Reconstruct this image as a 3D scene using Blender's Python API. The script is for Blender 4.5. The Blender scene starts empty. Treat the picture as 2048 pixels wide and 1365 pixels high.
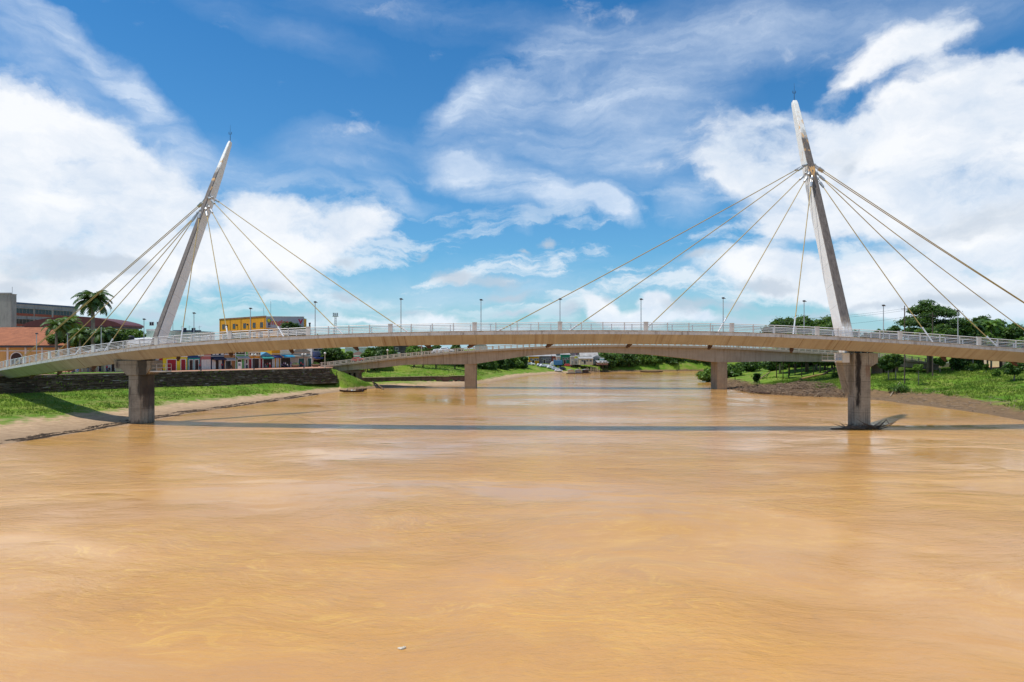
import bpy, bmesh, math, random
import numpy as np
from mathutils import Vector, Matrix
from math import radians as R, sin, cos, pi, atan2, sqrt

random.seed(7)
rng = np.random.default_rng(7)
S = bpy.context.scene
COL = S.collection

# ------------------------------------------------------------------ camera
F, HOR, CX, H = 1365.0, 700.0, 1024.0, 11.6      # photo pixels (2048 wide), eye height above the river
cam = bpy.data.cameras.new('camera')
cam.lens, cam.sensor_width = 24.0, 36.0
cam.shift_y = (HOR - 682.5) / 2048.0
cam.clip_start, cam.clip_end = 0.5, 12000
co = bpy.data.objects.new('camera', cam); COL.objects.link(co)
co.location = (0, 0, H); co.rotation_euler = (R(90), 0, 0)
S.camera = co

# ------------------------------------------------------------------ exposure
S.view_settings.view_transform = 'Standard'
S.view_settings.look = 'None'
S.view_settings.gamma = 1.0
S.view_settings.use_curve_mapping = False
S.view_settings.exposure = 0.1

# ------------------------------------------------------------------ node helper
class NT:
    def __init__(s, tree): s.t = tree; s.n = tree.nodes; s.l = tree.links
    def new(s, typ, **kw):
        n = s.n.new(typ)
        for k, v in kw.items():
            if k == 'ins':
                for i, x in v.items(): s.set(n, i, x)
            else: setattr(n, k, v)
        return n
    def set(s, n, i, x):
        if isinstance(x, bpy.types.NodeSocket): s.l.new(x, n.inputs[i])
        else: n.inputs[i].default_value = x
    def math(s, op, a, b=0.0, c=None, clamp=False):
        n = s.n.new('ShaderNodeMath'); n.operation = op; n.use_clamp = clamp
        s.set(n, 0, a); s.set(n, 1, b)
        if c is not None: s.set(n, 2, c)
        return n.outputs[0]
    def vm(s, op, a, b):
        n = s.n.new('ShaderNodeVectorMath'); n.operation = op
        s.set(n, 0, a); s.set(n, 1, b)
        return n.outputs[0]
    def mix(s, f, a, b, blend='MIX'):
        n = s.n.new('ShaderNodeMix'); n.data_type = 'RGBA'; n.blend_type = blend
        n.clamp_factor = True
        s.set(n, 0, f)
        for i, x in ((6, a), (7, b)):
            if isinstance(x, (tuple, list)) and len(x) == 3: x = (*x, 1)
            s.set(n, i, x)
        return n.outputs[2]
    def mapr(s, v, a, b, c=0.0, d=1.0, smooth=False):
        n = s.n.new('ShaderNodeMapRange')
        if smooth: n.interpolation_type = 'SMOOTHSTEP'
        for i, x in enumerate((v, a, b, c, d)): s.set(n, i, x)
        return n.outputs[0]
    def noise(s, vec, scale=1.0, detail=4, rough=0.5, dist=0.0, lac=2.0):
        n = s.n.new('ShaderNodeTexNoise')
        s.l.new(vec, n.inputs['Vector'])
        n.inputs['Scale'].default_value = scale; n.inputs['Detail'].default_value = detail
        n.inputs['Roughness'].default_value = rough; n.inputs['Distortion'].default_value = dist
        n.inputs['Lacunarity'].default_value = lac
        return n
    def mapping(s, vec, loc=(0, 0, 0), rot=(0, 0, 0), scale=(1, 1, 1), typ='POINT'):
        n = s.n.new('ShaderNodeMapping'); n.vector_type = typ
        s.l.new(vec, n.inputs[0])
        n.inputs[1].default_value = loc; n.inputs[2].default_value = rot; n.inputs[3].default_value = scale
        return n.outputs[0]

# ------------------------------------------------------------------ sky (world) and sun
SUN_EL = R(69)
sun_vec = Vector((-cos(SUN_EL) * cos(R(8)), -cos(SUN_EL) * sin(R(8)), sin(SUN_EL)))   # towards the sun: from the left
W = bpy.data.worlds.new('World'); S.world = W; W.use_nodes = True
w = NT(W.node_tree); w.n.clear()
geo = w.new('ShaderNodeTexCoord').outputs['Generated']
sky = w.new('ShaderNodeTexSky', sky_type='NISHITA')
sky.sun_disc = False; sky.sun_elevation = SUN_EL
sky.sun_rotation = atan2(sun_vec.x, sun_vec.y)
sky.altitude = 150; sky.air_density = 1.1; sky.dust_density = 0.6; sky.ozone_density = 2.2
sep = w.new('ShaderNodeSeparateXYZ'); w.l.new(geo, sep.inputs[0])
az = w.math('ARCTAN2', sep.outputs[0], sep.outputs[1])
el = w.math('ARCSINE', sep.outputs[2])
cmb = w.new('ShaderNodeCombineXYZ'); w.l.new(az, cmb.inputs[0]); w.l.new(el, cmb.inputs[1])
uv0 = cmb.outputs[0]
def warp(vec, scale, amt, detail=5, off=(0, 0, 0), rough=.55):
    nz = w.noise(w.mapping(vec, loc=off), scale, detail, rough)
    d = w.vm('SUBTRACT', nz.outputs['Color'], (.5, .5, .5))
    d = w.vm('MULTIPLY', d, (amt, amt * .75, 0))
    return w.vm('ADD', vec, d)
uvA = warp(uv0, 4.5, .15, 7, rough=.6)                      # broad billows
uvB = warp(uv0, 6.5, .11, 7, (3.1, 1.7, 4.0), .6)     # ragged edges
def uvpix(px, py):
    x, z = px - CX, HOR - py
    return math.atan2(x, F), math.atan2(z, math.hypot(x, F))
def blobs(vec, lst):
    """sum of soft ellipses placed by direction; entries: pixel x, y, radius x, radius y (px), tilt deg, weight"""
    tot = None
    for (px, py, rx, ry, a, wt) in lst:
        u, v = uvpix(px, py)
        m = w.mapping(vec, loc=(u, v, 0), rot=(0, 0, R(a)), scale=(rx / F, ry / F, 1), typ='TEXTURE')
        g = w.new('ShaderNodeTexGradient', gradient_type='SPHERICAL'); w.l.new(m, g.inputs[0])
        tot = w.math('MULTIPLY_ADD', g.outputs['Fac'], wt, tot if tot is not None else 0.0)
    return tot
front = w.mapr(sep.outputs[1], 0.05, 0.35)
# thick white cloud
CUM = [(20, 270, 190, 110, 0, 1.1), (120, 330, 230, 110, -8, .9), (30, 400, 260, 120, 0, 1.1), (230, 380, 170, 90, -10, .8), (330, 370, 90, 60, 0, .7), (170, 470, 260, 80, 0, .8), (60, 520, 260, 90, 0, .9),
       (520, 420, 140, 60, 0, 1.1), (640, 450, 170, 62, -4, 1.2), (740, 460, 90, 34, 6, .8), (560, 490, 200, 55, 3, 1.0), (430, 520, 260, 60, 0, .8), (300, 570, 320, 60, 0, .7), (560, 560, 240, 36, 0, .7), (680, 600, 160, 30, 0, .6), (120, 600, 280, 60, 0, .8),
       (1500, 290, 170, 90, 0, 1.1), (1600, 260, 130, 80, 0, 1.0), (1620, 350, 190, 100, 0, 1.1), (1480, 340, 120, 60, 0, .9), (1560, 410, 180, 70, -8, 1.0), (1600, 460, 150, 40, 0, .9),
       (1780, 330, 220, 120, 12, 1.3), (1900, 230, 190, 90, 14, 1.3), (2010, 200, 130, 80, 0, 1.2), (1980, 330, 220, 130, 0, 1.4), (1860, 420, 240, 90, 0, 1.1), (2020, 480, 180, 120, 0, 1.0),
       (1810, 100, 110, 46, 18, .75), (1740, 155, 100, 34, 20, .6), (1880, 115, 60, 40, 0, .5), (1850, 85, 60, 30, 0, .5),
       (1510, 530, 140, 42, 0, 1.0), (1640, 560, 220, 56, 0, 1.0), (1840, 560, 260, 70, 0, 1.0), (1720, 600, 260, 50, 0, .9), (1980, 600, 200, 60, 0, .9),
       (1185, 618, 44, 52, 0, 1.9), (1300, 592, 46, 38, 10, 1.8), (1250, 640, 110, 30, 0, 1.3), (1360, 622, 90, 30, 0, 1.3), (1440, 632, 70, 22, 0, 1.0), (900, 640, 110, 20, 0, .9), (760, 648, 90, 14, 0, .8), (640, 640, 120, 20, 0, .6), (1020, 648, 120, 14, 0, .8)]
# thin wind-drawn cirrus
CIR = [(1060, 150, 190, 70, 22, 1.0), (960, 220, 140, 50, 15, 1.1), (1150, 230, 230, 90, 10, 1.0), (1250, 160, 260, 90, 0, .8), (1300, 280, 230, 130, 10, .9), (930, 330, 90, 60, 0, 1.0), (930, 345, 110, 50, -30, 1.3), (1010, 372, 190, 52, -16, 1.5), (1140, 398, 170, 42, -14, 1.7), (940, 200, 110, 30, 38, 1.2), (1060, 120, 130, 36, 22, 1.0),
       (1225, 425, 80, 28, -28, 2.2), (1400, 60, 420, 90, 4, .8), (200, 130, 200, 30, -36, 1.3), (300, 210, 150, 36, -42, 1.3), (80, 60, 200, 50, -20, 1.1), (40, 110, 160, 50, -10, .8), (330, 300, 110, 60, -50, 1.0), (240, 250, 160, 60, -30, .7),
       (810, 392, 110, 26, -12, 1.3), (760, 290, 260, 46, 4, .7), (700, 340, 220, 40, 0, .5), (1760, 40, 460, 80, 0, .7), (1390, 400, 90, 50, 30, .9), (1120, 310, 260, 60, -6, .8), (860, 30, 420, 50, -4, .6), (560, 60, 260, 50, -10, .4),
       (1000, 560, 520, 60, 0, .5), (540, 370, 200, 50, 0, .7), (420, 330, 120, 60, 0, .5), (1000, 600, 900, 60, 0, .7), (1035, 450, 30, 26, 60, .8), (1700, 520, 300, 60, 0, .6), (1420, 560, 160, 60, 0, .5)]
# shaded greyish puffs and bases
GRY = [(150, 525, 170, 34, 0, 1.0), (260, 540, 120, 26, 6, .8), (40, 570, 130, 40, 0, .9), (560, 575, 70, 24, 0, 1.1), (690, 582, 50, 20, 0, 1.0), (300, 628, 60, 16, 0, 1.0),
       (930, 550, 80, 26, -5, 1.2), (1000, 570, 60, 20, 0, 1.0), (1085, 492, 44, 16, 0, 1.1), (1030, 510, 30, 10, 0, .9), (850, 505, 24, 16, 0, .7), (1390, 520, 80, 16, 8, 1.1), (1010, 600, 90, 22, 0, 1.0), (1370, 612, 70, 20, 0, 1.2), (1500, 640, 100, 20, 0, 1.0),
       (1540, 572, 90, 22, 0, 1.2), (1130, 622, 50, 30, 0, 1.0), (820, 618, 100, 18, 0, .9), (1020, 635, 120, 16, 0, .9), (1930, 450, 300, 60, 0, .8), (1700, 320, 60, 30, 50, .9), (1670, 300, 50, 22, 40, .7), (1480, 610, 90, 20, 0, .9),
       (1650, 622, 120, 20, 0, .9), (1930, 600, 160, 26, 0, 1.0), (1820, 620, 110, 16, 0, .8), (440, 640, 160, 16, 0, .8), (690, 522, 50, 14, 0, .9), (1340, 480, 50, 12, 0, .5), (620, 620, 80, 18, 0, .8), (1210, 600, 30, 20, 0, .8)]
cum = blobs(uvA, CUM); cir = blobs(uvB, CIR); gry = blobs(uvB, GRY)
fb = w.noise(w.mapping(uvA, scale=(1, 1.9, 1)), 6.5, 10, .60).outputs['Fac']
st = w.noise(w.mapping(uvB, rot=(0, 0, R(-14)), scale=(1.2, 6.5, 1)), 2.6, 8, .62, .6).outputs['Fac']
st2 = w.noise(w.mapping(uvB, rot=(0, 0, R(35)), scale=(1.2, 5.5, 1)), 3.0, 8, .62, .4).outputs['Fac']
back = w.math('SUBTRACT', 1.0, front)
cumd = w.math('ADD', w.math('MINIMUM', w.math('MULTIPLY', cum, front), 1.05), w.math('MULTIPLY', back, .45))
cumd = w.math('ADD', cumd, w.math('MULTIPLY', w.math('SUBTRACT', fb, .5), 2.6))
cumf = w.mapr(cumd, .16, 1.0, 0, .96, True)
std = w.math('MULTIPLY_ADD', w.math('SUBTRACT', w.math('MULTIPLY_ADD', st2, .45, w.math('MULTIPLY', st, .55)), .5), 3.0, .55)
cird = w.math('MULTIPLY', w.math('MULTIPLY', cir, front), w.math('MAXIMUM', std, .0))
cirf = w.math('MULTIPLY', w.mapr(cird, .02, 1.15, 0, .95), w.mapr(fb, .25, .6, .45, 1.0))
lowf = w.math('MULTIPLY', w.mapr(el, .02, .08, 0, 1), w.mapr(el, .12, .26, 1, 0))
ln_ = w.noise(w.mapping(uvB, loc=(5, 2, 0), scale=(1, 4.2, 1)), 7.0, 9, .60).outputs['Fac']
lowd = w.math('MULTIPLY', w.mapr(ln_, .49, .64, 0, .75, True), lowf)
gn = w.noise(w.mapping(uvB, scale=(1, 1.6, 1)), 11.0, 7, .6).outputs['Fac']
gryd = w.math('ADD', w.math('MULTIPLY', gry, front), w.math('MULTIPLY', w.math('SUBTRACT', gn, .5), 1.3))
gryf = w.mapr(gryd, .28, 1.0, 0, .72, True)
# clear-sky colour: deeper and more saturated high up
tint = w.mix(w.mapr(el, 0.0, .55), (.54, .97, 1.22), (.20, .74, 1.13))
blue = w.mix(1.0, sky.outputs[0], tint, 'MULTIPLY')
wht = w.mix(w.mapr(w.noise(w.mapping(uvB, scale=(1, 1.8, 1)), 7.0, 9, .62).outputs['Fac'], .34, .62), (6.4, 7.3, 8.5), (9.2, 9.35, 9.6))
c = w.mix(cirf, blue, (6.6, 7.6, 9.0))
c = w.mix(lowd, c, (8.0, 8.6, 9.2))
c = w.mix(cumf, c, wht)
c = w.mix(gryf, c, (5.0, 5.8, 6.8))
c = w.mix(w.mapr(el, 0.0, .07, .55, 0.0), c, (5.4, 7.4, 9.4))
bg = w.new('ShaderNodeBackground'); w.l.new(c, bg.inputs[0]); bg.inputs[1].default_value = .10
wo = w.new('ShaderNodeOutputWorld'); w.l.new(bg.outputs[0], wo.inputs[0])
W.cycles.sampling_method = 'MANUAL'; W.cycles.sample_map_resolution = 512

sl = bpy.data.lights.new('sun', 'SUN'); sl.energy = 3.9; sl.angle = R(.53); sl.color = (1, .955, .88)
so = bpy.data.objects.new('sun', sl); COL.objects.link(so)
so.rotation_euler = sun_vec.to_track_quat('Z', 'Y').to_euler(); so.location = (-200, 0, 300)

# ------------------------------------------------------------------ materials
MATS = {}
def mat(name, col, rough=.8, var=.15, scale=1.0, metal=0.0, col2=None, streak=None, bump=0.0, bscale=6.0, spec=.3, coords='Object', emit=None):
    """procedural material: colour broken by two noises; streak=(colour, amount) adds vertical weather streaks"""
    if name in MATS: return MATS[name]
    m = bpy.data.materials.new(name); m.use_nodes = True
    t = NT(m.node_tree); b = t.n['Principled BSDF']
    tc = t.new('ShaderNodeTexCoord').outputs[coords]
    c2 = col2 if col2 else tuple(x * (1 - var * 1.6) for x in col)
    n1 = t.noise(tc, .35 * scale, 5, .6).outputs['Fac']
    n2 = t.noise(tc, 2.7 * scale, 6, .65).outputs['Fac']
    f = t.mapr(t.math('MULTIPLY_ADD', n1, .6, t.math('MULTIPLY', n2, .4)), .36, .64)
    c = t.mix(f, col, c2)
    if streak:
        sc, amt = streak[0], streak[1]
        sn = t.noise(t.mapping(tc, scale=(1.3 * scale, 1.3 * scale, .07)), 1.6, 6, .7, .2).outputs['Fac']
        sn2 = t.noise(t.mapping(tc, scale=(.2, .2, .2)), 1.2, 4, .6).outputs['Fac']
        sf = t.math('MULTIPLY', t.mapr(sn, .5, .72), t.mapr(sn2, .35, .62, .25, 1.0))
        c = t.mix(t.math('MULTIPLY', sf, amt), c, sc)
    t.l.new(c, b.inputs['Base Color'])
    b.inputs['Roughness'].default_value = rough; b.inputs['Metallic'].default_value = metal
    b.inputs['Specular IOR Level'].default_value = spec
    if bump:
        bn = t.new('ShaderNodeBump'); bn.inputs['Strength'].default_value = bump; bn.inputs['Distance'].default_value = .05
        t.l.new(t.noise(tc, bscale, 6, .6).outputs['Fac'], bn.inputs['Height']); t.l.new(bn.outputs[0], b.inputs['Normal'])
    if emit:
        b.inputs['Emission Color'].default_value = (*emit, 1); b.inputs['Emission Strength'].default_value = 1
    MATS[name] = m
    return m

def leaf_mat(name, c1, c2, scale=.5, trans=.3):
    m = bpy.data.materials.new(name); m.use_nodes = True; t = NT(m.node_tree); t.n.clear()
    tc = t.new('ShaderNodeTexCoord').outputs['Object']; g = t.new('ShaderNodeNewGeometry'); oi = t.new('ShaderNodeObjectInfo')
    n = t.noise(tc, scale, 4, .6).outputs['Fac']
    f = t.math('ADD', t.mapr(n, .35, .65), t.math('MULTIPLY', t.math('SUBTRACT', g.outputs['Random Per Island'], .5), .9))
    f = t.math('ADD', f, t.math('MULTIPLY', t.math('SUBTRACT', oi.outputs['Random'], .5), .4), clamp=True)
    c = t.mix(f, c1, c2)
    d = t.new('ShaderNodeBsdfPrincipled'); t.l.new(c, d.inputs['Base Color']); d.inputs['Roughness'].default_value = .5
    d.inputs['Specular IOR Level'].default_value = .35
    tr = t.new('ShaderNodeBsdfTranslucent'); t.l.new(t.mix(.5, c, (.25, .38, .03)), tr.inputs[0])
    mx = t.new('ShaderNodeMixShader'); mx.inputs[0].default_value = trans
    t.l.new(d.outputs[0], mx.inputs[1]); t.l.new(tr.outputs[0], mx.inputs[2])
    o = t.new('ShaderNodeOutputMaterial'); t.l.new(mx.outputs[0], o.inputs[0])
    MATS[name] = m
    return m

M_dark_leaf = leaf_mat('leaf_dark', (.020, .062, .016), (.075, .155, .028))
M_mid_leaf = leaf_mat('leaf_mid', (.035, .095, .015), (.13, .235, .035))
M_pale_leaf = leaf_mat('leaf_pale', (.06, .15, .02), (.18, .30, .05))
M_palm = leaf_mat('leaf_palm', (.02, .07, .02), (.10, .17, .04), .8, .2)
M_blade = leaf_mat('grass_blade', (.06, .15, .010), (.24, .29, .045), .13, .35)
M_bark = mat('bark', (.16, .12, .09), .95, .35, 2, bump=.6)
M_barkpale = mat('bark_pale', (.34, .29, .23), .95, .3, 2, bump=.4)
M_conc_pier = mat('pier_concrete', (.38, .335, .265), .9, .22, 1.2, col2=(.23, .195, .15), streak=((.035, .028, .024), 1.0), bump=.35, bscale=3)
M_fascia = mat('fascia_paint', (.60, .59, .59), .7, .12, 1.0, streak=((.14, .09, .055), .85), bump=.1)
M_curb = mat('curb_concrete', (.62, .53, .43), .85, .3, 2.2, col2=(.30, .22, .15), bump=.3)
M_deck = mat('deck_paving', (.42, .38, .34), .9, .2)
M_rail = mat('rail_paint', (.66, .66, .67), .45, .1, 3, metal=.0, spec=.5)
M_railw = mat('pilaster_paint', (.74, .74, .74), .6, .12, 2, streak=((.25, .20, .15), .5))
M_steel = mat('galvanised_steel', (.52, .54, .56), .4, .15, 4, metal=.6)
M_dsteel = mat('dark_steel', (.07, .07, .08), .5, .2, 4)
M_cable = mat('cable_sheath', (.50, .36, .13), .5, .2, .8, col2=(.34, .24, .09))
M_white = mat('white_paint', (.76, .75, .72), .7, .1, 1, streak=((.4, .34, .26), .35))
M_glass = mat('window_glass', (.025, .035, .045), .12, .2, spec=.6)
M_tyre = mat('tyre', (.02, .02, .02), .9)
M_stone = None

def girder_mat(name, c1, c2, stain, joint=0.0):
    """formed concrete with rust streaks running down from the deck edge and fine formwork lines"""
    m = bpy.data.materials.new(name); m.use_nodes = True; t = NT(m.node_tree); b = t.n['Principled BSDF']
    tc = t.new('ShaderNodeTexCoord').outputs['Object']
    n1 = t.noise(t.mapping(tc, scale=(.22, .22, .5)), 1.0, 5, .6).outputs['Fac']
    c = t.mix(t.mapr(n1, .3, .7), c1, c2)
    # streaks: high frequency along the bridge only (x), constant across and down
    s1 = t.noise(t.mapping(tc, scale=(1.9, .02, .10)), 1.0, 7, .75).outputs['Fac']
    s2 = t.noise(t.mapping(tc, scale=(.55, .02, .05)), 1.0, 3, .6).outputs['Fac']
    sf = t.math('MULTIPLY', t.mapr(s1, .47, .66), t.mapr(s2, .42, .62, .2, 1.0))
    c = t.mix(t.math('MULTIPLY', sf, .85), c, stain)
    s3 = t.noise(t.mapping(tc, loc=(40, 0, 0), scale=(1.4, .02, .05)), 1.0, 5, .7).outputs['Fac']
    c = t.mix(t.mapr(s3, .52, .75, 0, .35), c, tuple(x * 1.35 for x in c1))
    s4 = t.noise(t.mapping(tc, loc=(90, 0, 0), scale=(4.5, .02, .04)), 1.0, 4, .7).outputs['Fac']
    c = t.mix(t.mapr(s4, .63, .72, 0, .8), c, (.07, .05, .04))
    if joint:
        # patched, paler cast segments
        sx = t.new('ShaderNodeSeparateXYZ'); t.l.new(tc, sx.inputs[0])
        fr = t.math('FRACT', t.math('MULTIPLY', sx.outputs[0], 1 / joint))
        jl = t.math('LESS_THAN', fr, .012)
        c = t.mix(t.math('MULTIPLY', jl, .5), c, (.08, .06, .05))
    t.l.new(c, b.inputs['Base Color']); b.inputs['Roughness'].default_value = .88; b.inputs['Specular IOR Level'].default_value = .25
    bn = t.new('ShaderNodeBump'); bn.inputs['Strength'].default_value = .25; bn.inputs['Distance'].default_value = .03
    t.l.new(t.noise(tc, 3.0, 6, .6).outputs['Fac'], bn.inputs['Height']); t.l.new(bn.outputs[0], b.inputs['Normal'])
    return m
M_girder = girder_mat('girder_concrete', (.43, .42, .40), (.345, .33, .31), (.20, .125, .075), 5.2)
M_girder2 = girder_mat('road_bridge_concrete', (.40, .335, .26), (.32, .265, .20), (.16, .11, .07), 0)

# ------------------------------------------------------------------ object helpers
def empty(name, label, cat, loc=(0, 0, 0), rz=0.0, group=None):
    o = bpy.data.objects.new(name, None); COL.objects.link(o)
    o.location = loc; o.rotation_euler = (0, 0, rz); o.empty_display_size = .3
    o['label'] = label; o['category'] = cat
    if group: o['group'] = group
    return o
def tag(o, label, cat, group=None):
    o['label'] = label; o['category'] = cat
    if group: o['group'] = group
    return o
def mesh_np(name, v, quads=None, tris=None):
    me = bpy.data.meshes.new(name)
    v = np.asarray(v, dtype=np.float32)
    me.vertices.add(len(v)); me.vertices.foreach_set('co', v.ravel())
    loops, starts, tot = [], [], 0
    for arr, k in ((quads, 4), (tris, 3)):
        if arr is None or len(arr) == 0: continue
        arr = np.asarray(arr, dtype=np.int32)
        loops.append(arr.ravel()); starts.append(tot + np.arange(len(arr)) * k); tot += arr.size
    L = np.concatenate(loops); St = np.concatenate(starts)
    me.loops.add(len(L)); me.loops.foreach_set('vertex_index', L)
    me.polygons.add(len(St)); me.polygons.foreach_set('loop_start', St.astype(np.int32))
    me.update(calc_edges=True); me.validate()
    return me
def link(name, me, m, parent=None, loc=None, smooth=False):
    o = bpy.data.objects.new(name, me); COL.objects.link(o)
    if m is not None:
        for x in (m if isinstance(m, (list, tuple)) else [m]): me.materials.append(x)
    if parent is not None: o.parent = parent
    if loc is not None: o.location = loc
    if smooth: me.shade_smooth()
    return o
def struct(name, me, m, kind='structure', smooth=False):
    o = link(name, me, m, smooth=smooth); o['kind'] = kind; return o

class MB:
    """collects simple solids into one mesh"""
    def __init__(s): s.v = []; s.f = []; s.mi = []
    def add(s, v, f, mi=0):
        k = len(s.v); s.v += [tuple(p) for p in v]
        for q in f: s.f.append(tuple(i + k for i in q)); s.mi.append(mi)
        return s
    def box(s, x0, x1, y0, y1, z0, z1, mi=0):
        v = [(x0, y0, z0), (x1, y0, z0), (x1, y1, z0), (x0, y1, z0), (x0, y0, z1), (x1, y0, z1), (x1, y1, z1), (x0, y1, z1)]
        return s.add(v, [(3, 2, 1, 0), (4, 5, 6, 7), (0, 1, 5, 4), (1, 2, 6, 5), (2, 3, 7, 6), (3, 0, 4, 7)], mi)
    def obox(s, a, b, wd, ht, mi=0):
        """box beam from a to b, width wd horizontally, height ht"""
        a, b = Vector(a), Vector(b); d = (b - a).normalized()
        up = Vector((0, 0, 1)) if abs(d.z) < .95 else Vector((0, 1, 0))
        n = d.cross(up).normalized() * wd / 2; u = n.cross(d).normalized() * ht / 2
        v = [a - n - u, a + n - u, a + n + u, a - n + u, b - n - u, b + n - u, b + n + u, b - n + u]
        return s.add(v, [(0, 1, 2, 3), (7, 6, 5, 4), (1, 0, 4, 5), (2, 1, 5, 6), (3, 2, 6, 7), (0, 3, 7, 4)], mi)
    def tube(s, pts, r, n=8, cap=True, mi=0):
        pts = [Vector(p) for p in pts]; rr = r if isinstance(r, (list, tuple)) else [r] * len(pts)
        base = []; prev = None
        for i, p in enumerate(pts):
            d = (pts[min(i + 1, len(pts) - 1)] - pts[max(i - 1, 0)]).normalized()
            up = Vector((0, 0, 1)) if abs(d.z) < .95 else Vector((0, 1, 0))
            if prev is None: a = d.cross(up).normalized()
            else: a = (prev - d * prev.dot(d)).normalized()
            prev = a; b = d.cross(a)
            base += [p + (a * cos(2 * pi * k / n) + b * sin(2 * pi * k / n)) * rr[i] for k in range(n)]
        f = []
        for i in range(len(pts) - 1):
            for k in range(n):
                f.append((i * n + k, i * n + (k + 1) % n, (i + 1) * n + (k + 1) % n, (i + 1) * n + k))
        if cap: f.append(tuple(range(n - 1, -1, -1))); f.append(tuple(range((len(pts) - 1) * n, len(pts) * n)))
        return s.add(base, f, mi)
    def ball(s, c, rx, ry=None, rz=None, n=10, m=7, mi=0):
        ry = ry or rx; rz = rz or rx; v = [(c[0], c[1], c[2] - rz)]
        for i in range(1, m):
            t = pi * i / m
            for k in range(n): v.append((c[0] + rx * sin(t) * cos(2 * pi * k / n), c[1] + ry * sin(t) * sin(2 * pi * k / n), c[2] - rz * cos(t)))
        v.append((c[0], c[1], c[2] + rz)); L = len(v) - 1; f = []
        for k in range(n):
            f.append((0, 1 + (k + 1) % n, 1 + k))
            for i in range(m - 2): f.append((1 + i * n + k, 1 + i * n + (k + 1) % n, 1 + (i + 1) * n + (k + 1) % n, 1 + (i + 1) * n + k))
            f.append((1 + (m - 2) * n + k, 1 + (m - 2) * n + (k + 1) % n, L))
        return s.add(v, f, mi)
    def prism(s, poly, axis, a, b, mi=0):
        """poly = list of (p,q) extruded along axis 'x' or 'y' from a to b"""
        n = len(poly)
        if axis == 'y': v = [(p, a, q) for p, q in poly] + [(p, b, q) for p, q in poly]
        elif axis == 'x': v = [(a, p, q) for p, q in poly] + [(b, p, q) for p, q in poly]
        else: v = [(p, q, a) for p, q in poly] + [(p, q, b) for p, q in poly]
        f = [tuple(range(n)), tuple(range(2 * n - 1, n - 1, -1))] + [(i, i + n, (i + 1) % n + n, (i + 1) % n) for i in range(n)]
        return s.add(v, f, mi)
    def build(s, name, m, parent=None, smooth=False, bevel=0.0, fix=True):
        me = bpy.data.meshes.new(name); me.from_pydata(s.v, [], s.f)
        if fix:
            bm = bmesh.new(); bm.from_mesh(me); bmesh.ops.recalc_face_normals(bm, faces=bm.faces); bm.to_mesh(me); bm.free()
        me.update()
        o = link(name, me, m, parent, smooth=smooth)
        if isinstance(m, (list, tuple)): me.polygons.foreach_set('material_index', s.mi)
        if bevel:
            bv = o.modifiers.new('bevel', 'BEVEL'); bv.width = bevel; bv.segments = 2; bv.limit_method = 'ANGLE'
        return o
def copy_tree(o, parent=None):
    c = o.copy(); COL.objects.link(c); c.parent = parent
    for ch in list(o.children): copy_tree(ch, c)
    return c
def place(px, D): return (px - CX) / F * D
def zat(py, D): return H + (HOR - py) * D / F
def lerp(x, t): return float(np.interp(x, [a for a, _ in t], [b for _, b in t]))
def text_mesh(s, size, m, parent, loc, rot, name='lettering', ext=.02, bold=0.0):
    cu = bpy.data.curves.new(name, 'FONT'); cu.body = s; cu.size = size; cu.extrude = ext; cu.offset = bold
    cu.align_x = 'CENTER'; cu.align_y = 'CENTER'
    tmp = bpy.data.objects.new(name, cu); COL.objects.link(tmp)
    me = bpy.data.meshes.new_from_object(tmp.evaluated_get(bpy.context.evaluated_depsgraph_get()))
    bpy.data.objects.remove(tmp)
    o = link(name, me, m, parent); o.location = loc; o.rotation_euler = rot
    return o

# ------------------------------------------------------------------ terrain
PZ = 6.3                                            # plaza level above the river
XLt = [(-400, -70), (0, -64), (60, -63.5), (83, -62.5), (90, -61), (105, -59.3), (128, -58.4), (140, -56), (158, -52), (180, -49.5), (190, -47.5), (200, -44), (208, -40), (212, -30), (217, -15), (240, -8), (304, 8), (337, 26), (360, 55), (372, 90), (384, 180), (400, 500), (420, 1500)]
XRt = [(-400, 88), (60, 84), (111, 83.6), (125, 85), (141, 85.7), (158, 83), (165, 80.5), (170, 72), (182, 63.5), (200, 63), (215, 66), (243, 70.6), (273, 74), (295, 80), (315, 100), (330, 150), (345, 400), (360, 1500)]
A0 = np.array([-98.0, 139.0]); A1 = np.array([-51.5, 196.0])      # embankment wall: its top edge
_d = (A1 - A0) / np.linalg.norm(A1 - A0); WN = np.array([_d[1], -_d[0]])   # towards the river
B0 = np.array([-52.0, 222.0]); B1 = np.array([-15.5, 243.0])      # low brown retaining wall beyond the road bridge
_e = (B1 - B0) / np.linalg.norm(B1 - B0); BN = np.array([_e[1], -_e[0]])
def vnoise(x, y, s, seed=0):
    x = x / s + seed * 17.3; y = y / s - seed * 9.1
    return (np.sin(x * 1.0 + 1.7 * np.sin(y * .73 + seed)) + np.sin(y * 1.13 + 1.9 * np.sin(x * .61 + 2 * seed)) + .6 * np.sin(x * 2.1 - y * 1.7 + seed) + .4 * np.sin(x * 3.7 + y * 3.1)) / 3.0
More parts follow.
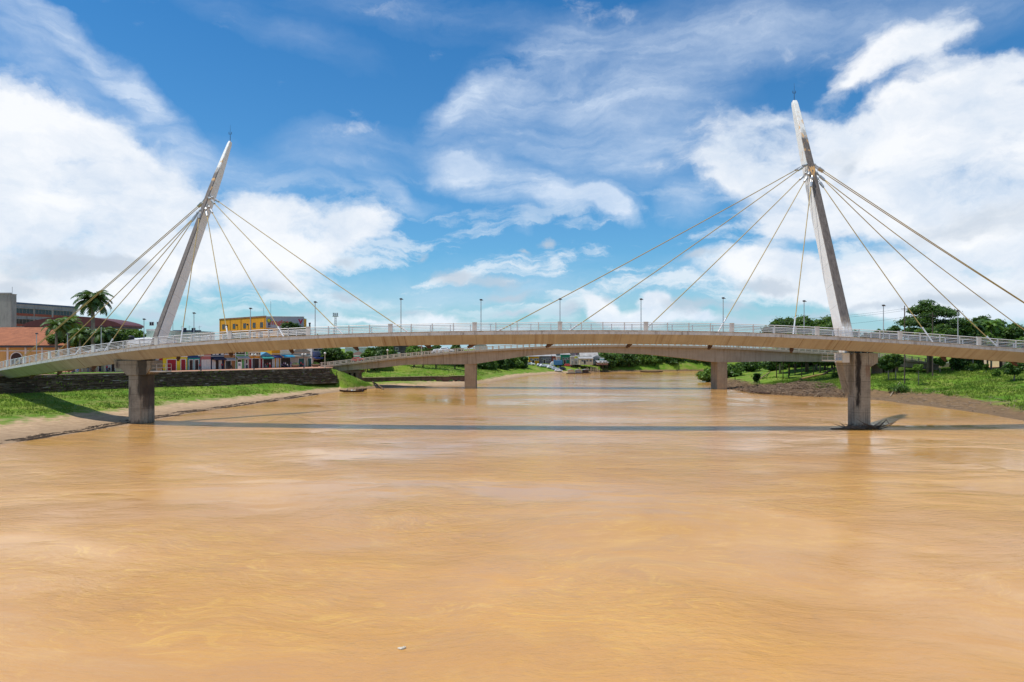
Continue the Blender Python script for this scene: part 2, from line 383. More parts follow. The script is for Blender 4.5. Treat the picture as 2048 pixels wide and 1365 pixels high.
def hgt(X, Y):
    X = np.asarray(X, float); Y = np.asarray(Y, float)
    dL = np.interp(Y, *zip(*XLt)) - X; dR = X - np.interp(Y, *zip(*XRt))
    dL = dL + 1.2 * vnoise(X, Y, 6, 3) * np.clip(dL / 3, -1, 1) ** 2; dR = dR + 1.3 * vnoise(X, Y, 5, 4)
    bed = -np.clip(.25 * np.minimum(-dL, -dR), 0, 3.0)
    z = bed
    # left bank
    s = np.interp(Y, [0, 90, 140, 165, 190, 205, 208], [.6, .6, .8, 1.15, 2.6, 2.8, 1.0])
    pl = np.interp(dL * s, [0, 3, 8, 14, 26, 40, 60], [0, .18, .55, 1.35, 2.75, 3.2, 4.0])
    pl = np.minimum(pl, 6.2)
    behindA = (X - A0[0]) * WN[0] + (Y - A0[1]) * WN[1]           # >0 on the river side
    alongA = (X - A0[0]) * _d[0] + (Y - A0[1]) * _d[1]
    La = np.linalg.norm(A1 - A0)
    pl = np.where((behindA < -.7) & (Y < 206) & (alongA < La + .5) & (X < -40), PZ - .08, pl)
    # shoulder past the end of the wall, under the road bridge
    sh = PZ - .15 - .36 * np.hypot(np.clip(alongA - La, 0, 99), 3.0 * np.clip(behindA, 0, 99))
    pl = np.where((alongA >= La + .5) & (Y < 222) & (X < -30), np.maximum(pl * 0 + .0, np.minimum(sh + .2 * vnoise(X, Y, 3), PZ - .1)), pl)
    # beyond the road bridge
    behindB = (X - B0[0]) * BN[0] + (Y - B0[1]) * BN[1]
    far = np.where(behindB < 0, 2.25 + .11 * np.clip(-behindB, 0, 60), np.clip(.045 * dL, 0, 1.0))
    far = np.where(Y > 246, np.interp(dL * np.interp(Y, [246, 300], [1.5, 1.0]), [0, 6, 14, 30, 60], [0, .5, 2.3, 4.2, 6.5]), far)
    wf = np.clip((Y - 208) / 10, 0, 1)
    sel = (Y > 208) & ((alongA >= La + .5) | (behindA > 0) | (Y > 222))
    pl = np.where(sel & ((Y >= 222) | (X > -48)), pl * (1 - wf) + far * wf, pl)
    pl = np.where((Y > 222) & (X < -52), np.maximum(pl, PZ - .5), pl)
    pl = pl + (.10 * vnoise(X, Y, 2.2, 1) + .16 * vnoise(X, Y, 6, 2)) * np.clip(dL / 6, 0, 1) * (pl < 5.9)
    # right bank
    sr = np.interp(Y, [0, 140, 170, 200, 260], [1.15, 1.05, .8, .72, .9])
    pr = np.interp(dR * sr, [0, 3, 8, 16, 32, 46, 80], [0, .2, .7, 2.1, 4.7, 5.9, 6.4])
    pr = pr + (.14 * vnoise(X, Y, 3.1, 5) + .22 * vnoise(X, Y, 8, 6)) * np.clip(dR / 6, 0, 1) * (pr < 6.1)
    z = np.where(dL > 0, pl, z); z = np.where(dR > 0, pr, z)
    # land rises a little far behind
    z = z + np.clip((Y - 395) / 300, 0, 1) * 6 + np.clip((np.abs(X) - 250) / 400, 0, 1) * 4
    return z
def ground(x, y): return float(hgt(np.array([x]), np.array([y]))[0])

xs = np.unique(np.concatenate([np.array([-6000, -3000, -1500, -800, -500, -300, -220, -170, -150]), np.arange(-135, -30, .55), np.arange(-30, 60, 2.0), np.arange(60, 135, .6), np.arange(135, 200, 2.5), np.array([220, 260, 330, 500, 800, 1500, 3000, 6000])]))
ys = np.unique(np.concatenate([np.array([-3000, -800, -200, -60, 0, 30, 50, 60, 66]), np.arange(70, 260, .7), np.arange(260, 400, 2.0), np.array([410, 430, 460, 520, 640, 900, 1500, 3000, 6000, 9000])]))
GX, GY = np.meshgrid(xs, ys); GZ = hgt(GX, GY)
nx, ny = len(xs), len(ys); idx = np.arange(nx * ny).reshape(ny, nx)
q = np.stack([idx[:-1, :-1], idx[:-1, 1:], idx[1:, 1:], idx[1:, :-1]], -1).reshape(-1, 4)
me = mesh_np('ground', np.stack([GX, GY, GZ], -1).reshape(-1, 3), q)
mg = bpy.data.materials.new('bank_ground'); mg.use_nodes = True; t = NT(mg.node_tree); b = t.n['Principled BSDF']
tc = t.new('ShaderNodeTexCoord').outputs['Object']; sp = t.new('ShaderNodeSeparateXYZ'); t.l.new(tc, sp.inputs[0])
nA = t.noise(tc, .09, 5, .6).outputs['Fac']; nB = t.noise(tc, .9, 6, .65).outputs['Fac']; nC = t.noise(tc, .35, 5, .6, 1.0).outputs['Fac']
sand = t.mix(t.mapr(nB, .35, .65), (.52, .36, .22), (.36, .24, .14))
mud = t.mix(t.mapr(nB, .3, .7), (.24, .15, .075), (.12, .078, .042))
isright = t.math('GREATER_THAN', sp.outputs[0], 30)
bare = t.mix(isright, sand, mud)
damp = t.mapr(sp.outputs[2], .05, .5, .55, 0.0)
bare = t.mix(damp, bare, (.17, .115, .07))
grs = t.mix(t.mapr(nA, .35, .65), (.075, .17, .012), (.17, .25, .025))
grs = t.mix(t.mapr(t.noise(tc, .28, 6, .65).outputs['Fac'], .48, .68, 0, .75), grs, (.27, .25, .075))
# how high the bare shore reaches: more on the right bank between 140 and 200 m
lim = t.math('ADD', .75, t.math('MULTIPLY', isright, t.math('MULTIPLY', t.mapr(sp.outputs[1], 126, 152, 0, 1), t.mapr(sp.outputs[1], 200, 215, .85, 0))))
gm = t.mapr(t.math('ADD', t.math('SUBTRACT', sp.outputs[2], lim), t.math('MULTIPLY', t.math('SUBTRACT', nC, .5), 1.6)), -.15, .25)
cc = t.mix(gm, bare, grs)
t.l.new(cc, b.inputs['Base Color']); b.inputs['Roughness'].default_value = .95; b.inputs['Specular IOR Level'].default_value = .15
bn = t.new('ShaderNodeBump'); bn.inputs['Strength'].default_value = .8; bn.inputs['Distance'].default_value = .25
t.l.new(t.noise(tc, 1.4, 8, .65).outputs['Fac'], bn.inputs['Height']); t.l.new(bn.outputs[0], b.inputs['Normal'])
struct('ground', me, mg, smooth=True)

# ------------------------------------------------------------------ river
mw = bpy.data.materials.new('river_water'); mw.use_nodes = True; t = NT(mw.node_tree); b = t.n['Principled BSDF']
tc = t.new('ShaderNodeTexCoord').outputs['Object']
wp = t.noise(t.mapping(tc, scale=(.02, .02, 1)), 1.0, 4, .5)
wv = t.vm('ADD', tc, t.vm('MULTIPLY', t.vm('SUBTRACT', wp.outputs['Color'], (.5, .5, .5)), (26, 26, 0)))
big = t.noise(t.mapping(wv, scale=(.035, .05, 1)), 1.0, 6, .6).outputs['Fac']
fil = t.noise(t.mapping(wv, rot=(0, 0, R(18)), scale=(.16, .5, 1)), 1.0, 8, .7, 1.2).outputs['Fac']
c = t.mix(t.mapr(big, .35, .65), (.54, .268, .066), (.62, .32, .09))
c = t.mix(t.mapr(fil, .52, .75, 0, .55), c, (.66, .37, .09))
sed = t.noise(t.mapping(wv, loc=(11, 5, 0), rot=(0, 0, R(-20)), scale=(.12, .30, 1)), 1.0, 10, .75, 1.2).outputs['Fac']
c = t.mix(t.mapr(sed, .55, .72, 0, .4), c, (.70, .42, .12))
c = t.mix(t.mapr(sed, .46, .34, 0, .35), c, (.42, .22, .09))
sw = t.vm('ADD', wv, t.vm('MULTIPLY', t.vm('SUBTRACT', t.noise(t.mapping(tc, scale=(.11, .15, 1)), 1.0, 3, .5).outputs['Color'], (.5, .5, .5)), (9, 9, 0)))
pm_ = t.noise(t.mapping(wv, loc=(2, 9, 0), scale=(.045, .07, 1)), 1.0, 4, .6).outputs['Fac']
c = t.mix(t.mapr(pm_, .56, .40, 0, .55, True), c, (.51, .265, .10))  # sky reflection of the smooth patches, painted into the water colour
fs = t.noise(t.mapping(sw, rot=(0, 0, R(12)), scale=(.55, 2.2, 1)), 1.0, 10, .78, .6).outputs['Fac']
c = t.mix(t.math('MULTIPLY', t.mapr(fs, .52, .66, 0, .9), t.mapr(pm_, .44, .62, .15, 1)), c, (.72, .42, .09))  # ripple sparkle painted as fine yellow colour streaks
c = t.mix(t.mapr(fs, .44, .34, 0, .35), c, (.42, .24, .11))
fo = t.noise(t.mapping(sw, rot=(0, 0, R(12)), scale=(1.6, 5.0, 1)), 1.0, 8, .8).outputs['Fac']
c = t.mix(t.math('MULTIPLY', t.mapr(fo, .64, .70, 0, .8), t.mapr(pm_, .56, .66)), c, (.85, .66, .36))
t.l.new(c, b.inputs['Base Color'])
b.inputs['IOR'].default_value = 1.40; b.inputs['Specular IOR Level'].default_value = .5
rgh = t.mapr(big, .3, .7, .05, .12); t.l.new(rgh, b.inputs['Roughness'])
# wavelets: fine ripples, boils and long swells, stronger in patches
patch = t.mapr(t.noise(t.mapping(wv, loc=(7, 3, 0), scale=(.03, .05, 1)), 1.0, 4, .6).outputs['Fac'], .40, .62, .14, 1.35)
r1 = t.noise(t.mapping(wv, rot=(0, 0, R(8)), scale=(.9, 2.6, 1)), 1.0, 6, .6, .5).outputs['Fac']
r2 = t.noise(t.mapping(wv, rot=(0, 0, R(-12)), scale=(.16, .42, 1)), 1.0, 5, .55, 1.4).outputs['Fac']
r3 = t.noise(t.mapping(wv, scale=(.05, .09, 1)), 1.0, 3, .5, .6).outputs['Fac']
r0 = t.noise(t.mapping(wv, rot=(0, 0, R(14)), scale=(2.2, 6.5, 1)), 1.0, 4, .6, .4).outputs['Fac']
vort = t.noise(t.mapping(wv, loc=(30, 8, 0), scale=(.07, .12, 1)), 1.0, 10, .72, 1.6).outputs['Fac']
hh0 = t.math('ADD', t.math('MULTIPLY', t.math('MULTIPLY', r0, patch), .045), t.math('MULTIPLY', t.math('MULTIPLY', vort, patch), .22))
hh = t.math('ADD', hh0, t.math('ADD', t.math('MULTIPLY', t.math('MULTIPLY', r1, patch), .11), t.math('ADD', t.math('MULTIPLY', t.math('MULTIPLY', r2, patch), .13), t.math('MULTIPLY', r3, .10))))
bn = t.new('ShaderNodeBump'); bn.inputs['Strength'].default_value = 1.0; bn.inputs['Distance'].default_value = .55
t.l.new(hh, bn.inputs['Height']); t.l.new(bn.outputs[0], b.inputs['Normal'])
me = mesh_np('river', [(-900, -900, 0), (1600, -900, 0), (1600, 440, 0), (-900, 440, 0)], [(0, 1, 2, 3)])
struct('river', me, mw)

# ------------------------------------------------------------------ footbridge
edge_pts = [(-130, 160), (-120, 150), (-108, 140), (-98, 131), (-90, 123.5), (-83, 117.5), (-76, 112), (-68, 107.6), (-60.5, 105), (-48.7, 102.1), (-38, 100.7), (-27.6, 99.3), (-14, 98.3), (5, 97.4), (21.7, 97.1), (40, 97.2), (53.6, 97.7), (69.5, 99.3), (90, 102.8), (110, 108), (125, 113)]
edge_px = [(-120, 765), (0, 736), (79, 721.6), (132, 712.4), (198, 703.8), (270, 694.5), (339, 687.5), (440, 680), (563, 673.5), (639, 669.8), (700, 667.5), (816, 664.6), (940, 662.6), (1100, 661.4), (1200, 661), (1366, 662.3), (1480, 664.6), (1540, 666.6), (1656, 672), (1740, 676.5), (1863, 684), (1900, 686.8), (2048, 698), (2250, 713), (2500, 728)]
_ex = np.array([p[0] for p in edge_pts], float); _ey = np.array([p[1] for p in edge_pts], float)
_xx = np.arange(-130, 125.01, .5); _yy = np.interp(_xx, _ex, _ey)
for _ in range(60): _yy[1:-1] = .5 * _yy[1:-1] + .25 * (_yy[2:] + _yy[:-2])
_pxx = CX + F * _xx / _yy
_zz = H + (HOR - np.interp(_pxx, *zip(*edge_px))) * _yy / F
_zz = np.where(_xx < -112, np.maximum(_zz, 6.45), _zz)
for _ in range(40): _zz[1:-1] = .5 * _zz[1:-1] + .25 * (_zz[2:] + _zz[:-2])
_ln = np.concatenate([[0], np.cumsum(np.hypot(np.diff(_xx), np.diff(_yy)))])
def edge(s):
    """near edge of the deck at arc length s: point, inward normal (away from the camera), tangent"""
    x, y, z = np.interp(s, _ln, _xx), np.interp(s, _ln, _yy), np.interp(s, _ln, _zz)
    x2, y2, z2 = np.interp(s + .6, _ln, _xx), np.interp(s + .6, _ln, _yy), np.interp(s + .6, _ln, _zz)
    x1, y1, z1 = np.interp(s - .6, _ln, _xx), np.interp(s - .6, _ln, _yy), np.interp(s - .6, _ln, _zz)
    t = Vector((x2 - x1, y2 - y1, z2 - z1)).normalized(); th = Vector((t.x, t.y, 0)).normalized()
    return Vector((x, y, z)), Vector((-th.y, th.x, 0)), t
def s_of_x(x): return float(np.interp(x, _xx, _ln))
def s_of_px(px):
    i = np.arange(len(_xx)); r = (px - CX) / F
    k = _xx / _yy - r; j = int(np.argmax(k > 0)); a = k[j - 1] / (k[j - 1] - k[j])
    return float(_ln[j - 1] + a * (_ln[j] - _ln[j - 1]))
WD = 5.6
S0, S1 = s_of_x(-118), s_of_x(124)
fb = empty('footbridge', 'white and tan cable-stayed footbridge with two leaning masts, curving right across the brown river', 'bridge', (0, 100, 0))
def rel(p): return (p[0], p[1] - 100, p[2])
def sweep(name, prof, m, step=1.0, parent=fb, s0=None, s1=None, close=True, smooth=False):
    """prof: (offset inward, height relative to edge) closed outline swept along the deck"""
    mb = MB(); n = len(prof); ss = np.arange(s0 if s0 is not None else S0, s1 if s1 is not None else S1, step)
    v = []
    for s_ in ss:
        p, nn, tt = edge(s_)
        for (o, h) in prof: v.append(rel(p + nn * o + Vector((0, 0, h))))
    f = []
    for i in range(len(ss) - 1):
        for k in range(n if close else n - 1):
            f.append((i * n + k, (i + 1) * n + k, (i + 1) * n + (k + 1) % n, i * n + (k + 1) % n))
    if close: f.append(tuple(range(n))); f.append(tuple(range((len(ss) - 1) * n, len(ss) * n)))
    mb.add(v, f); return mb.build(name, m, parent, smooth=smooth)
sweep('girder', [(.04, -.52), (2.2, -1.92), (WD - 2.2, -1.92), (WD - .04, -.52)], M_girder)
sweep('edge_beam', [(0, -.18), (0, -.54), (.18, -.54), (.18, -.18)], M_fascia)
sweep('edge_beam', [(WD - .18, -.18), (WD - .18, -.54), (WD, -.54), (WD, -.18)], M_fascia)
sweep('curb', [(.05, -.178), (.05, .03), (.42, .03), (.42, -.178)], M_curb)
sweep('curb', [(WD - .42, -.178), (WD - .42, .03), (WD - .05, .03), (WD - .05, -.178)], M_curb)
sweep('walkway', [(.43, -.30), (.43, -.10), (WD - .43, -.10), (WD - .43, -.30)], M_deck)

def railing(off, phase, h=1.14, pilasters=True):
    r = MB()
    ss = np.arange(S0, S1, 1.5)
    for hh, rad in ((h, .055), (h - .24, .036), (h - .46, .036), (h - .68, .036), (h - .90, .036)):
        r.tube([rel(edge(a)[0] + edge(a)[1] * off + Vector((0, 0, hh))) for a in ss], rad, 5)
    rail = r.build('railing', M_rail, fb)
    pst = MB(); 
    pst.box(-.06, .06, -.07, .07, 0, h + .02); pst.box(-.07, .07, -.09, .09, 0, .04)
    pst.box(-.02, .02, .06, .12, h - .2, h + .03)
    pil = MB(); pil.box(-.31, .31, -.11, .11, 0, h + .06); pil.box(-.34, .34, -.14, .14, h + .06, h + .10)
    proto = {}
    SP = 12.25; sbase = s_of_px(1120) + phase; k0 = math.ceil((S0 - sbase) / SP)
    s_ = sbase + k0 * SP
    while s_ < S1 - 1:
        for j, (ds, kind) in enumerate(((0, 'pilaster'), (SP / 4, 'post'), (SP / 2, 'post'), (SP * .75, 'post'))):
            a = s_ + ds
            if a > S1 - .5 or a < S0: continue
            if not pilasters: kind = 'post'
            p, nn, tt = edge(a)
            if kind not in proto:
                o = (pil if kind == 'pilaster' else pst).build(kind, M_railw if kind == 'pilaster' else M_rail, rail); proto[kind] = o
            else:
                o = proto[kind].copy(); COL.objects.link(o); o.parent = rail
            o.location = rel(p + nn * off + Vector((0, 0, .03))); o.rotation_euler = (0, 0, atan2(tt.y, tt.x))
        s_ += SP
railing(.22, 0.0)
railing(WD - .22, 1.9, 1.10, False)

def ring(c, ax, u, v, w_, d_, ch):
    """chamfered rectangle centred at c"""
    w_, d_ = w_ / 2, d_ / 2
    return [c + u * a + v * b_ for a, b_ in ((-w_ + ch, -d_), (w_ - ch, -d_), (w_, -d_ + ch), (w_, d_ - ch), (w_ - ch, d_), (-w_ + ch, d_), (-w_, d_ - ch), (-w_, -d_ + ch))]
def mast_mat(seed):
    m = bpy.data.materials.new('mast_paint'); m.use_nodes = True; t = NT(m.node_tree); b = t.n['Principled BSDF']
    tc = t.new('ShaderNodeTexCoord').outputs['Object']; uvn = t.new('ShaderNodeUVMap').outputs[0]
    sp = t.new('ShaderNodeSeparateXYZ'); t.l.new(uvn, sp.inputs[0])           # x: 1 on the grimy front face, y: height share
    n1 = t.noise(t.mapping(tc, loc=(seed, 0, 0)), 1.2, 6, .65).outputs['Fac']
    n2 = t.noise(t.mapping(tc, loc=(seed, 0, 0), scale=(5, 3, .12)), 1.0, 6, .7).outputs['Fac']
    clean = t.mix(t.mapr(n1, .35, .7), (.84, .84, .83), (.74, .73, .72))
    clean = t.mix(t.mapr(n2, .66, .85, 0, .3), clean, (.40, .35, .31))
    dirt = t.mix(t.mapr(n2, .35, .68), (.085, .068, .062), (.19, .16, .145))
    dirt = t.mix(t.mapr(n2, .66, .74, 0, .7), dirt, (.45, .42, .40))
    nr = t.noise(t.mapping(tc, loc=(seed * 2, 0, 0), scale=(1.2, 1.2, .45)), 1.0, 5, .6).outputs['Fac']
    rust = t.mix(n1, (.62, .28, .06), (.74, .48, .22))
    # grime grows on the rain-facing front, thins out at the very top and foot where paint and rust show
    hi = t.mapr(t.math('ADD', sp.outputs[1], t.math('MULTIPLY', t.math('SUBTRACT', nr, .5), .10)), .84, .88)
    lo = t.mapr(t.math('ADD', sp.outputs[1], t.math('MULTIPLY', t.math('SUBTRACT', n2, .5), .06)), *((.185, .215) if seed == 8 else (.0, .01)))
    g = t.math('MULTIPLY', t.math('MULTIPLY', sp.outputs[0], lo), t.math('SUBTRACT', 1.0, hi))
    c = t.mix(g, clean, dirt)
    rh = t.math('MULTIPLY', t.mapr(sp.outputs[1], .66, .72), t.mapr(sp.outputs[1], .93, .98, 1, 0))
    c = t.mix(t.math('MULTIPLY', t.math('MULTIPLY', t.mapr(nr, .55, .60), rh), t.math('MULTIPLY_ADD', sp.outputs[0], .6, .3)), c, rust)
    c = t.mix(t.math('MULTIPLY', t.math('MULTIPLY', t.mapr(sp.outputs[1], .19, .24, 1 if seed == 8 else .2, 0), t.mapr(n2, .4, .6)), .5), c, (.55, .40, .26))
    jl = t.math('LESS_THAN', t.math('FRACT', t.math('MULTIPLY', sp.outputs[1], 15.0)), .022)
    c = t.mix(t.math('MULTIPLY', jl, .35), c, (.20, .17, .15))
    t.l.new(c, b.inputs['Base Color']); b.inputs['Roughness'].default_value = .7
    bn = t.new('ShaderNodeBump'); bn.inputs['Strength'].default_value = .2; bn.inputs['Distance'].default_value = .04
    t.l.new(t.noise(tc, 2.5, 6, .6).outputs['Fac'], bn.inputs['Height']); t.l.new(bn.outputs[0], b.inputs['Normal'])
    return m
def mast(foot, top, side, w0, d0, foot_low, prof, label, seed):
    foot, top, low = Vector(foot), Vector(top), Vector(foot_low)
    v_, ax = [], (top - foot).normalized()
    u = Vector(side).normalized(); v = ax.cross(u).normalized() * -1
    if v.y < 0: v = -v
    total = (top - low).length
    st_ = [(low, .62, .5, 0)] 
    for k, sc_, sd in prof:
        st_.append((foot + (top - foot) * k, sc_, sd, 0))
    vv = []; hs = []
    for c, sw, sd, _ in st_:
        hs.append((c - low).length / total)
        vv += [tuple(rel(p)) for p in ring(c, ax, u, v, w0 * sw, d0 * sd, .12 * sw)]
    n = 8; f = []; dirtf = []
    for i in range(len(st_) - 1):
        for k in range(n):
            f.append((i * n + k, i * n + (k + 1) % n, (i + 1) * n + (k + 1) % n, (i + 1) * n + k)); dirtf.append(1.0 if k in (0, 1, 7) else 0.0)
    f.append(tuple(range(n))); dirtf.append(0); f.append(tuple(range((len(st_) - 1) * n, len(st_) * n))); dirtf.append(0)
    me = bpy.data.meshes.new('mast'); me.from_pydata(vv, [], f); me.update()
    uvl = me.uv_layers.new(name='UVMap')
    for p in me.polygons:
        for li in p.loop_indices:
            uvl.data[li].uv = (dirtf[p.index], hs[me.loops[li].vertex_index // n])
    bm = bmesh.new(); bm.from_mesh(me); bmesh.ops.recalc_face_normals(bm, faces=bm.faces); bm.to_mesh(me); bm.free()
    o = link('mast', me, mast_mat(seed), fb); o['label'] = label
    a = MB(); tp = top - ax * .05
    a.tube([rel(tp), rel(tp + Vector((0, 0, 1.3)))], .05, 6); a.tube([rel(tp + Vector((0, 0, 1.3))), rel(tp + Vector((0, 0, 3.3)))], [.035, .012], 5)
    a.box(tp.x - .25, tp.x + .25, tp.y - 100 - .02, tp.y - 100 + .02, tp.z + 1.5, tp.z + 1.56)
    a.box(tp.x - .27, tp.x - .21, tp.y - 100 - .03, tp.y - 100 + .03, tp.z + 1.5, tp.z + 1.95)
    a.box(tp.x + .21, tp.x + .27, tp.y - 100 - .03, tp.y - 100 + .03, tp.z + 1.5, tp.z + 1.95)
    a.build('lightning_rod', M_dsteel, o)
    return o, ax, u, v
ML_foot, ML_top = (-57.3, 111.4, 13.9), (-52.9, 128.2, 50.6)
MR_foot, MR_top = (50.9, 104.9, 14.4), (49.35, 119.4, 55.0)
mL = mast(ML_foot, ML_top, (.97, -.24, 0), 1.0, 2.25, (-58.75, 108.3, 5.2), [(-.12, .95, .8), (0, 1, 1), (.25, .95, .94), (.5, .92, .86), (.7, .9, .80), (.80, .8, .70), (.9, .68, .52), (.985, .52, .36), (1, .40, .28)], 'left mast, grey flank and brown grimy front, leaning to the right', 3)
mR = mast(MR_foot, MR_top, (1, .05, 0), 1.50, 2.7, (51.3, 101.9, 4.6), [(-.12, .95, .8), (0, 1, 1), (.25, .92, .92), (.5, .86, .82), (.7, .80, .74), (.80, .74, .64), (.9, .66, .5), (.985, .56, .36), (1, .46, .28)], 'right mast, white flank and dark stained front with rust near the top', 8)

def mast_pt(m, z):
    foot, top = (Vector(ML_foot), Vector(ML_top)) if m is mL else (Vector(MR_foot), Vector(MR_top))
    k = (z - foot.z) / (top.z - foot.z); return foot + (top - foot) * k
# cables: pixel x of the anchor below the girder, height on the mast
def cable(m, px_low, zt, side, out, off=WD / 2, tw=0.0):
    s_ = s_of_px(px_low); p, nn, tt = edge(s_)
    # anchor under the centre line: find the arc position whose centre-line point projects to px_low
    for _ in range(6):
        q_ = p + nn * off + Vector((0, 0, -2.05)); s_ += ((px_low - CX) / F * q_.y - q_.x); p, nn, tt = edge(s_)
    q_ = p + nn * off + Vector((0, 0, -2.05))
    ax, u, v = m[1], m[2], m[3]
    t_ = mast_pt(m, zt) + u * side * out + v * (-.5 + tw)
    d = (q_ - t_).normalized(); L = (q_ - t_).length
    sock = .55; start = t_ + d * 2.3
    a = MB()
    def sagp(k):
        pt = start.lerp(q_, k); return pt - Vector((0, 0, 4 * k * (1 - k) * L * .004))
    pts = [rel(sagp(k)) for k in np.linspace(0, 1, 14)]
    a.tube(pts, .07, 7); ob = a.build('cable', M_cable, fb, smooth=True)
    b_ = MB()
    b_.tube([rel(t_ + d * .0), rel(t_ + d * .55)], .10, 6)
    for e in (-1, 1):
        o_ = (u * .13 * e) if abs(d.dot(u)) < .8 else Vector((0, 0, .13 * e))
        b_.tube([rel(t_ + d * .35 + o_), rel(t_ + d * 1.75 + o_)], .055, 6)
    b_.tube([rel(t_ + d * .45), rel(t_ + d * .75)], .23, 8); b_.tube([rel(t_ + d * 1.45), rel(t_ + d * 2.4)], [.24, .17], 8)
    b_.build('socket', M_steel, ob)
    c_ = MB(); e0 = q_ - d * 5.2
    c_.tube([rel(e0), rel(q_ - d * .2)], [.105, .115], 8); c_.tube([rel(e0 - d * .15), rel(e0 + d * .1)], .13, 8)
    c_.build('sleeve', M_rail, ob, smooth=False)
    g_ = MB(); g_.tube([rel(q_ - d * 1.1), rel(q_ + d * .25)], .30, 8); g_.tube([rel(q_ + d * .2), rel(q_ + d * .55)], .2, 8)
    g_.build('lower_anchor', mat('rusty_anchor', (.16, .09, .06), .8, .4, 3), ob)
for px_, zt, tw in ((857, 38.9, .0), (712, 38.4, -.5), (583, 37.2, .1), (462, 36.6, -.3), (357, 35.8, -1.25)): cable(mL, px_, zt, 1, .45, tw=tw)
for px_, zt, tw, off in ((-20, 38.6, .2, WD / 2 - .5), (-20, 38.6, .5, WD / 2 + .6), (60, 36.4, .1, WD / 2), (118, 36.2, -.1, WD / 2), (188, 35.9, -.4, WD / 2)): cable(mL, px_, zt, -1, .45, off, tw)
for px_, zt, tw in ((942, 42.6, .1), (1098, 42.4, -.4), (1258, 41.2, .0), (1420, 40.8, -.5), (1583, 39.9, -.9)): cable(mR, px_, zt, -1, .45, tw=tw)
for px_, zt, tw, off in ((1887, 40.2, -.3, WD / 2), (2028, 41.3, -.2, WD / 2), (2150, 41.5, .2, WD / 2), (2262, 42.8, .0, WD / 2 - .45), (2262, 42.8, .4, WD / 2 + .45)): cable(mR, px_, zt, 1, .45, off, tw)

# piers
def stained(name, rects):
    m = M_conc_pier.copy(); m.name = name; t = NT(m.node_tree); b = t.n['Principled BSDF']
    tc = t.new('ShaderNodeTexCoord').outputs['Object']; sp = t.new('ShaderNodeSeparateXYZ')
    wv = t.noise(t.mapping(tc, scale=(2.0, 2.0, .35)), 1.3, 5, .65)
    t.l.new(t.vm('ADD', tc, t.vm('MULTIPLY', t.vm('SUBTRACT', wv.outputs['Color'], (.5, .5, .5)), (1.1, 1.1, 2.5))), sp.inputs[0])
    c = b.inputs['Base Color'].links[0].from_socket
    for (x0, x1, z0, z1, y0, col, amt) in rects:
        f = t.math('MULTIPLY', t.math('MULTIPLY', t.mapr(sp.outputs[0], x0 - .12, x0 + .12), t.mapr(sp.outputs[0], x1 - .12, x1 + .12, 1, 0)), t.math('MULTIPLY', t.mapr(sp.outputs[2], z0 - .5, z0 + .5), t.mapr(sp.outputs[2], z1 - .3, z1 + .3, 1, 0)))
        c = t.mix(t.math('MULTIPLY', f, amt), c, col)
    sz = t.new('ShaderNodeSeparateXYZ'); t.l.new(tc, sz.inputs[0])
    jl = t.math('LESS_THAN', t.math('FRACT', t.math('MULTIPLY', sz.outputs[2], 1 / 2.3)), .035)
    c = t.mix(t.math('MULTIPLY', jl, .45), c, (.07, .055, .04))
    jm = t.math('LESS_THAN', t.math('FRACT', t.math('MULTIPLY', sz.outputs[2], 1 / .38)), .09)
    c = t.mix(t.math('MULTIPLY', jm, .14), c, (.07, .055, .04))
    t.l.new(c, b.inputs['Base Color']); return m
M_pL = stained('pier_concrete_left', [(-58.6, -57.1, 4.2, 11, 0, (.035, .03, .025), .85), (-57.9, -57.0, 2.2, 6, 0, (.05, .04, .035), .75), (-60.1, -59.8, 3.4, 6.0, 0, (.06, .05, .04), .7), (-60.5, -57, -1, .35, 0, (.06, .045, .03), .8), (-61.9, -61.5, 8.5, 10, 0, (.04, .03, .03), .8)])
M_pR = stained('pier_concrete_right', [(50.66, 51.12, 3.2, 12, 0, (.02, .017, .015), .95), (50.3, 53, -1, .5, 0, (.07, .05, .035), .8), (52.0, 52.7, 7.5, 9.3, 0, (.20, .11, .06), .6)])
def pier_left():
    m = MB()
    a, b_, c0, c1 = -60.25, -57.35, 106.9, 109.6
    m.prism([(a, c0 + .35), (a + .35, c0), (b_ - .9, c0), (b_, c0 + .8), (b_, c1), (a, c1)], 'z', -3, 7.6)
    for v in range(len(m.v)): m.v[v] = rel(m.v[v])
    o = m.build('pier', M_pL, fb, bevel=.06); o['label'] = 'left river pier with dark water stains'
    c_ = MB(); ztop = 9.9
    c_.prism([(-60.3, 7.6), (-57.3, 7.6), (-56.6, 8.7), (-56.6, ztop), (-62.2, ztop), (-62.2, 8.75), (-61.2, 8.6)], 'y', 6.75, 10.6)
    c_.build('pier_cap', M_pL, o, bevel=.05)
    for k in range(3):
        b2 = MB(); b2.box(-61.4 + k * 2.2, -60.9 + k * 2.2, 7.3, 8.2, ztop, ztop + .32); b2.build('bearing', M_dsteel, o)
    return o
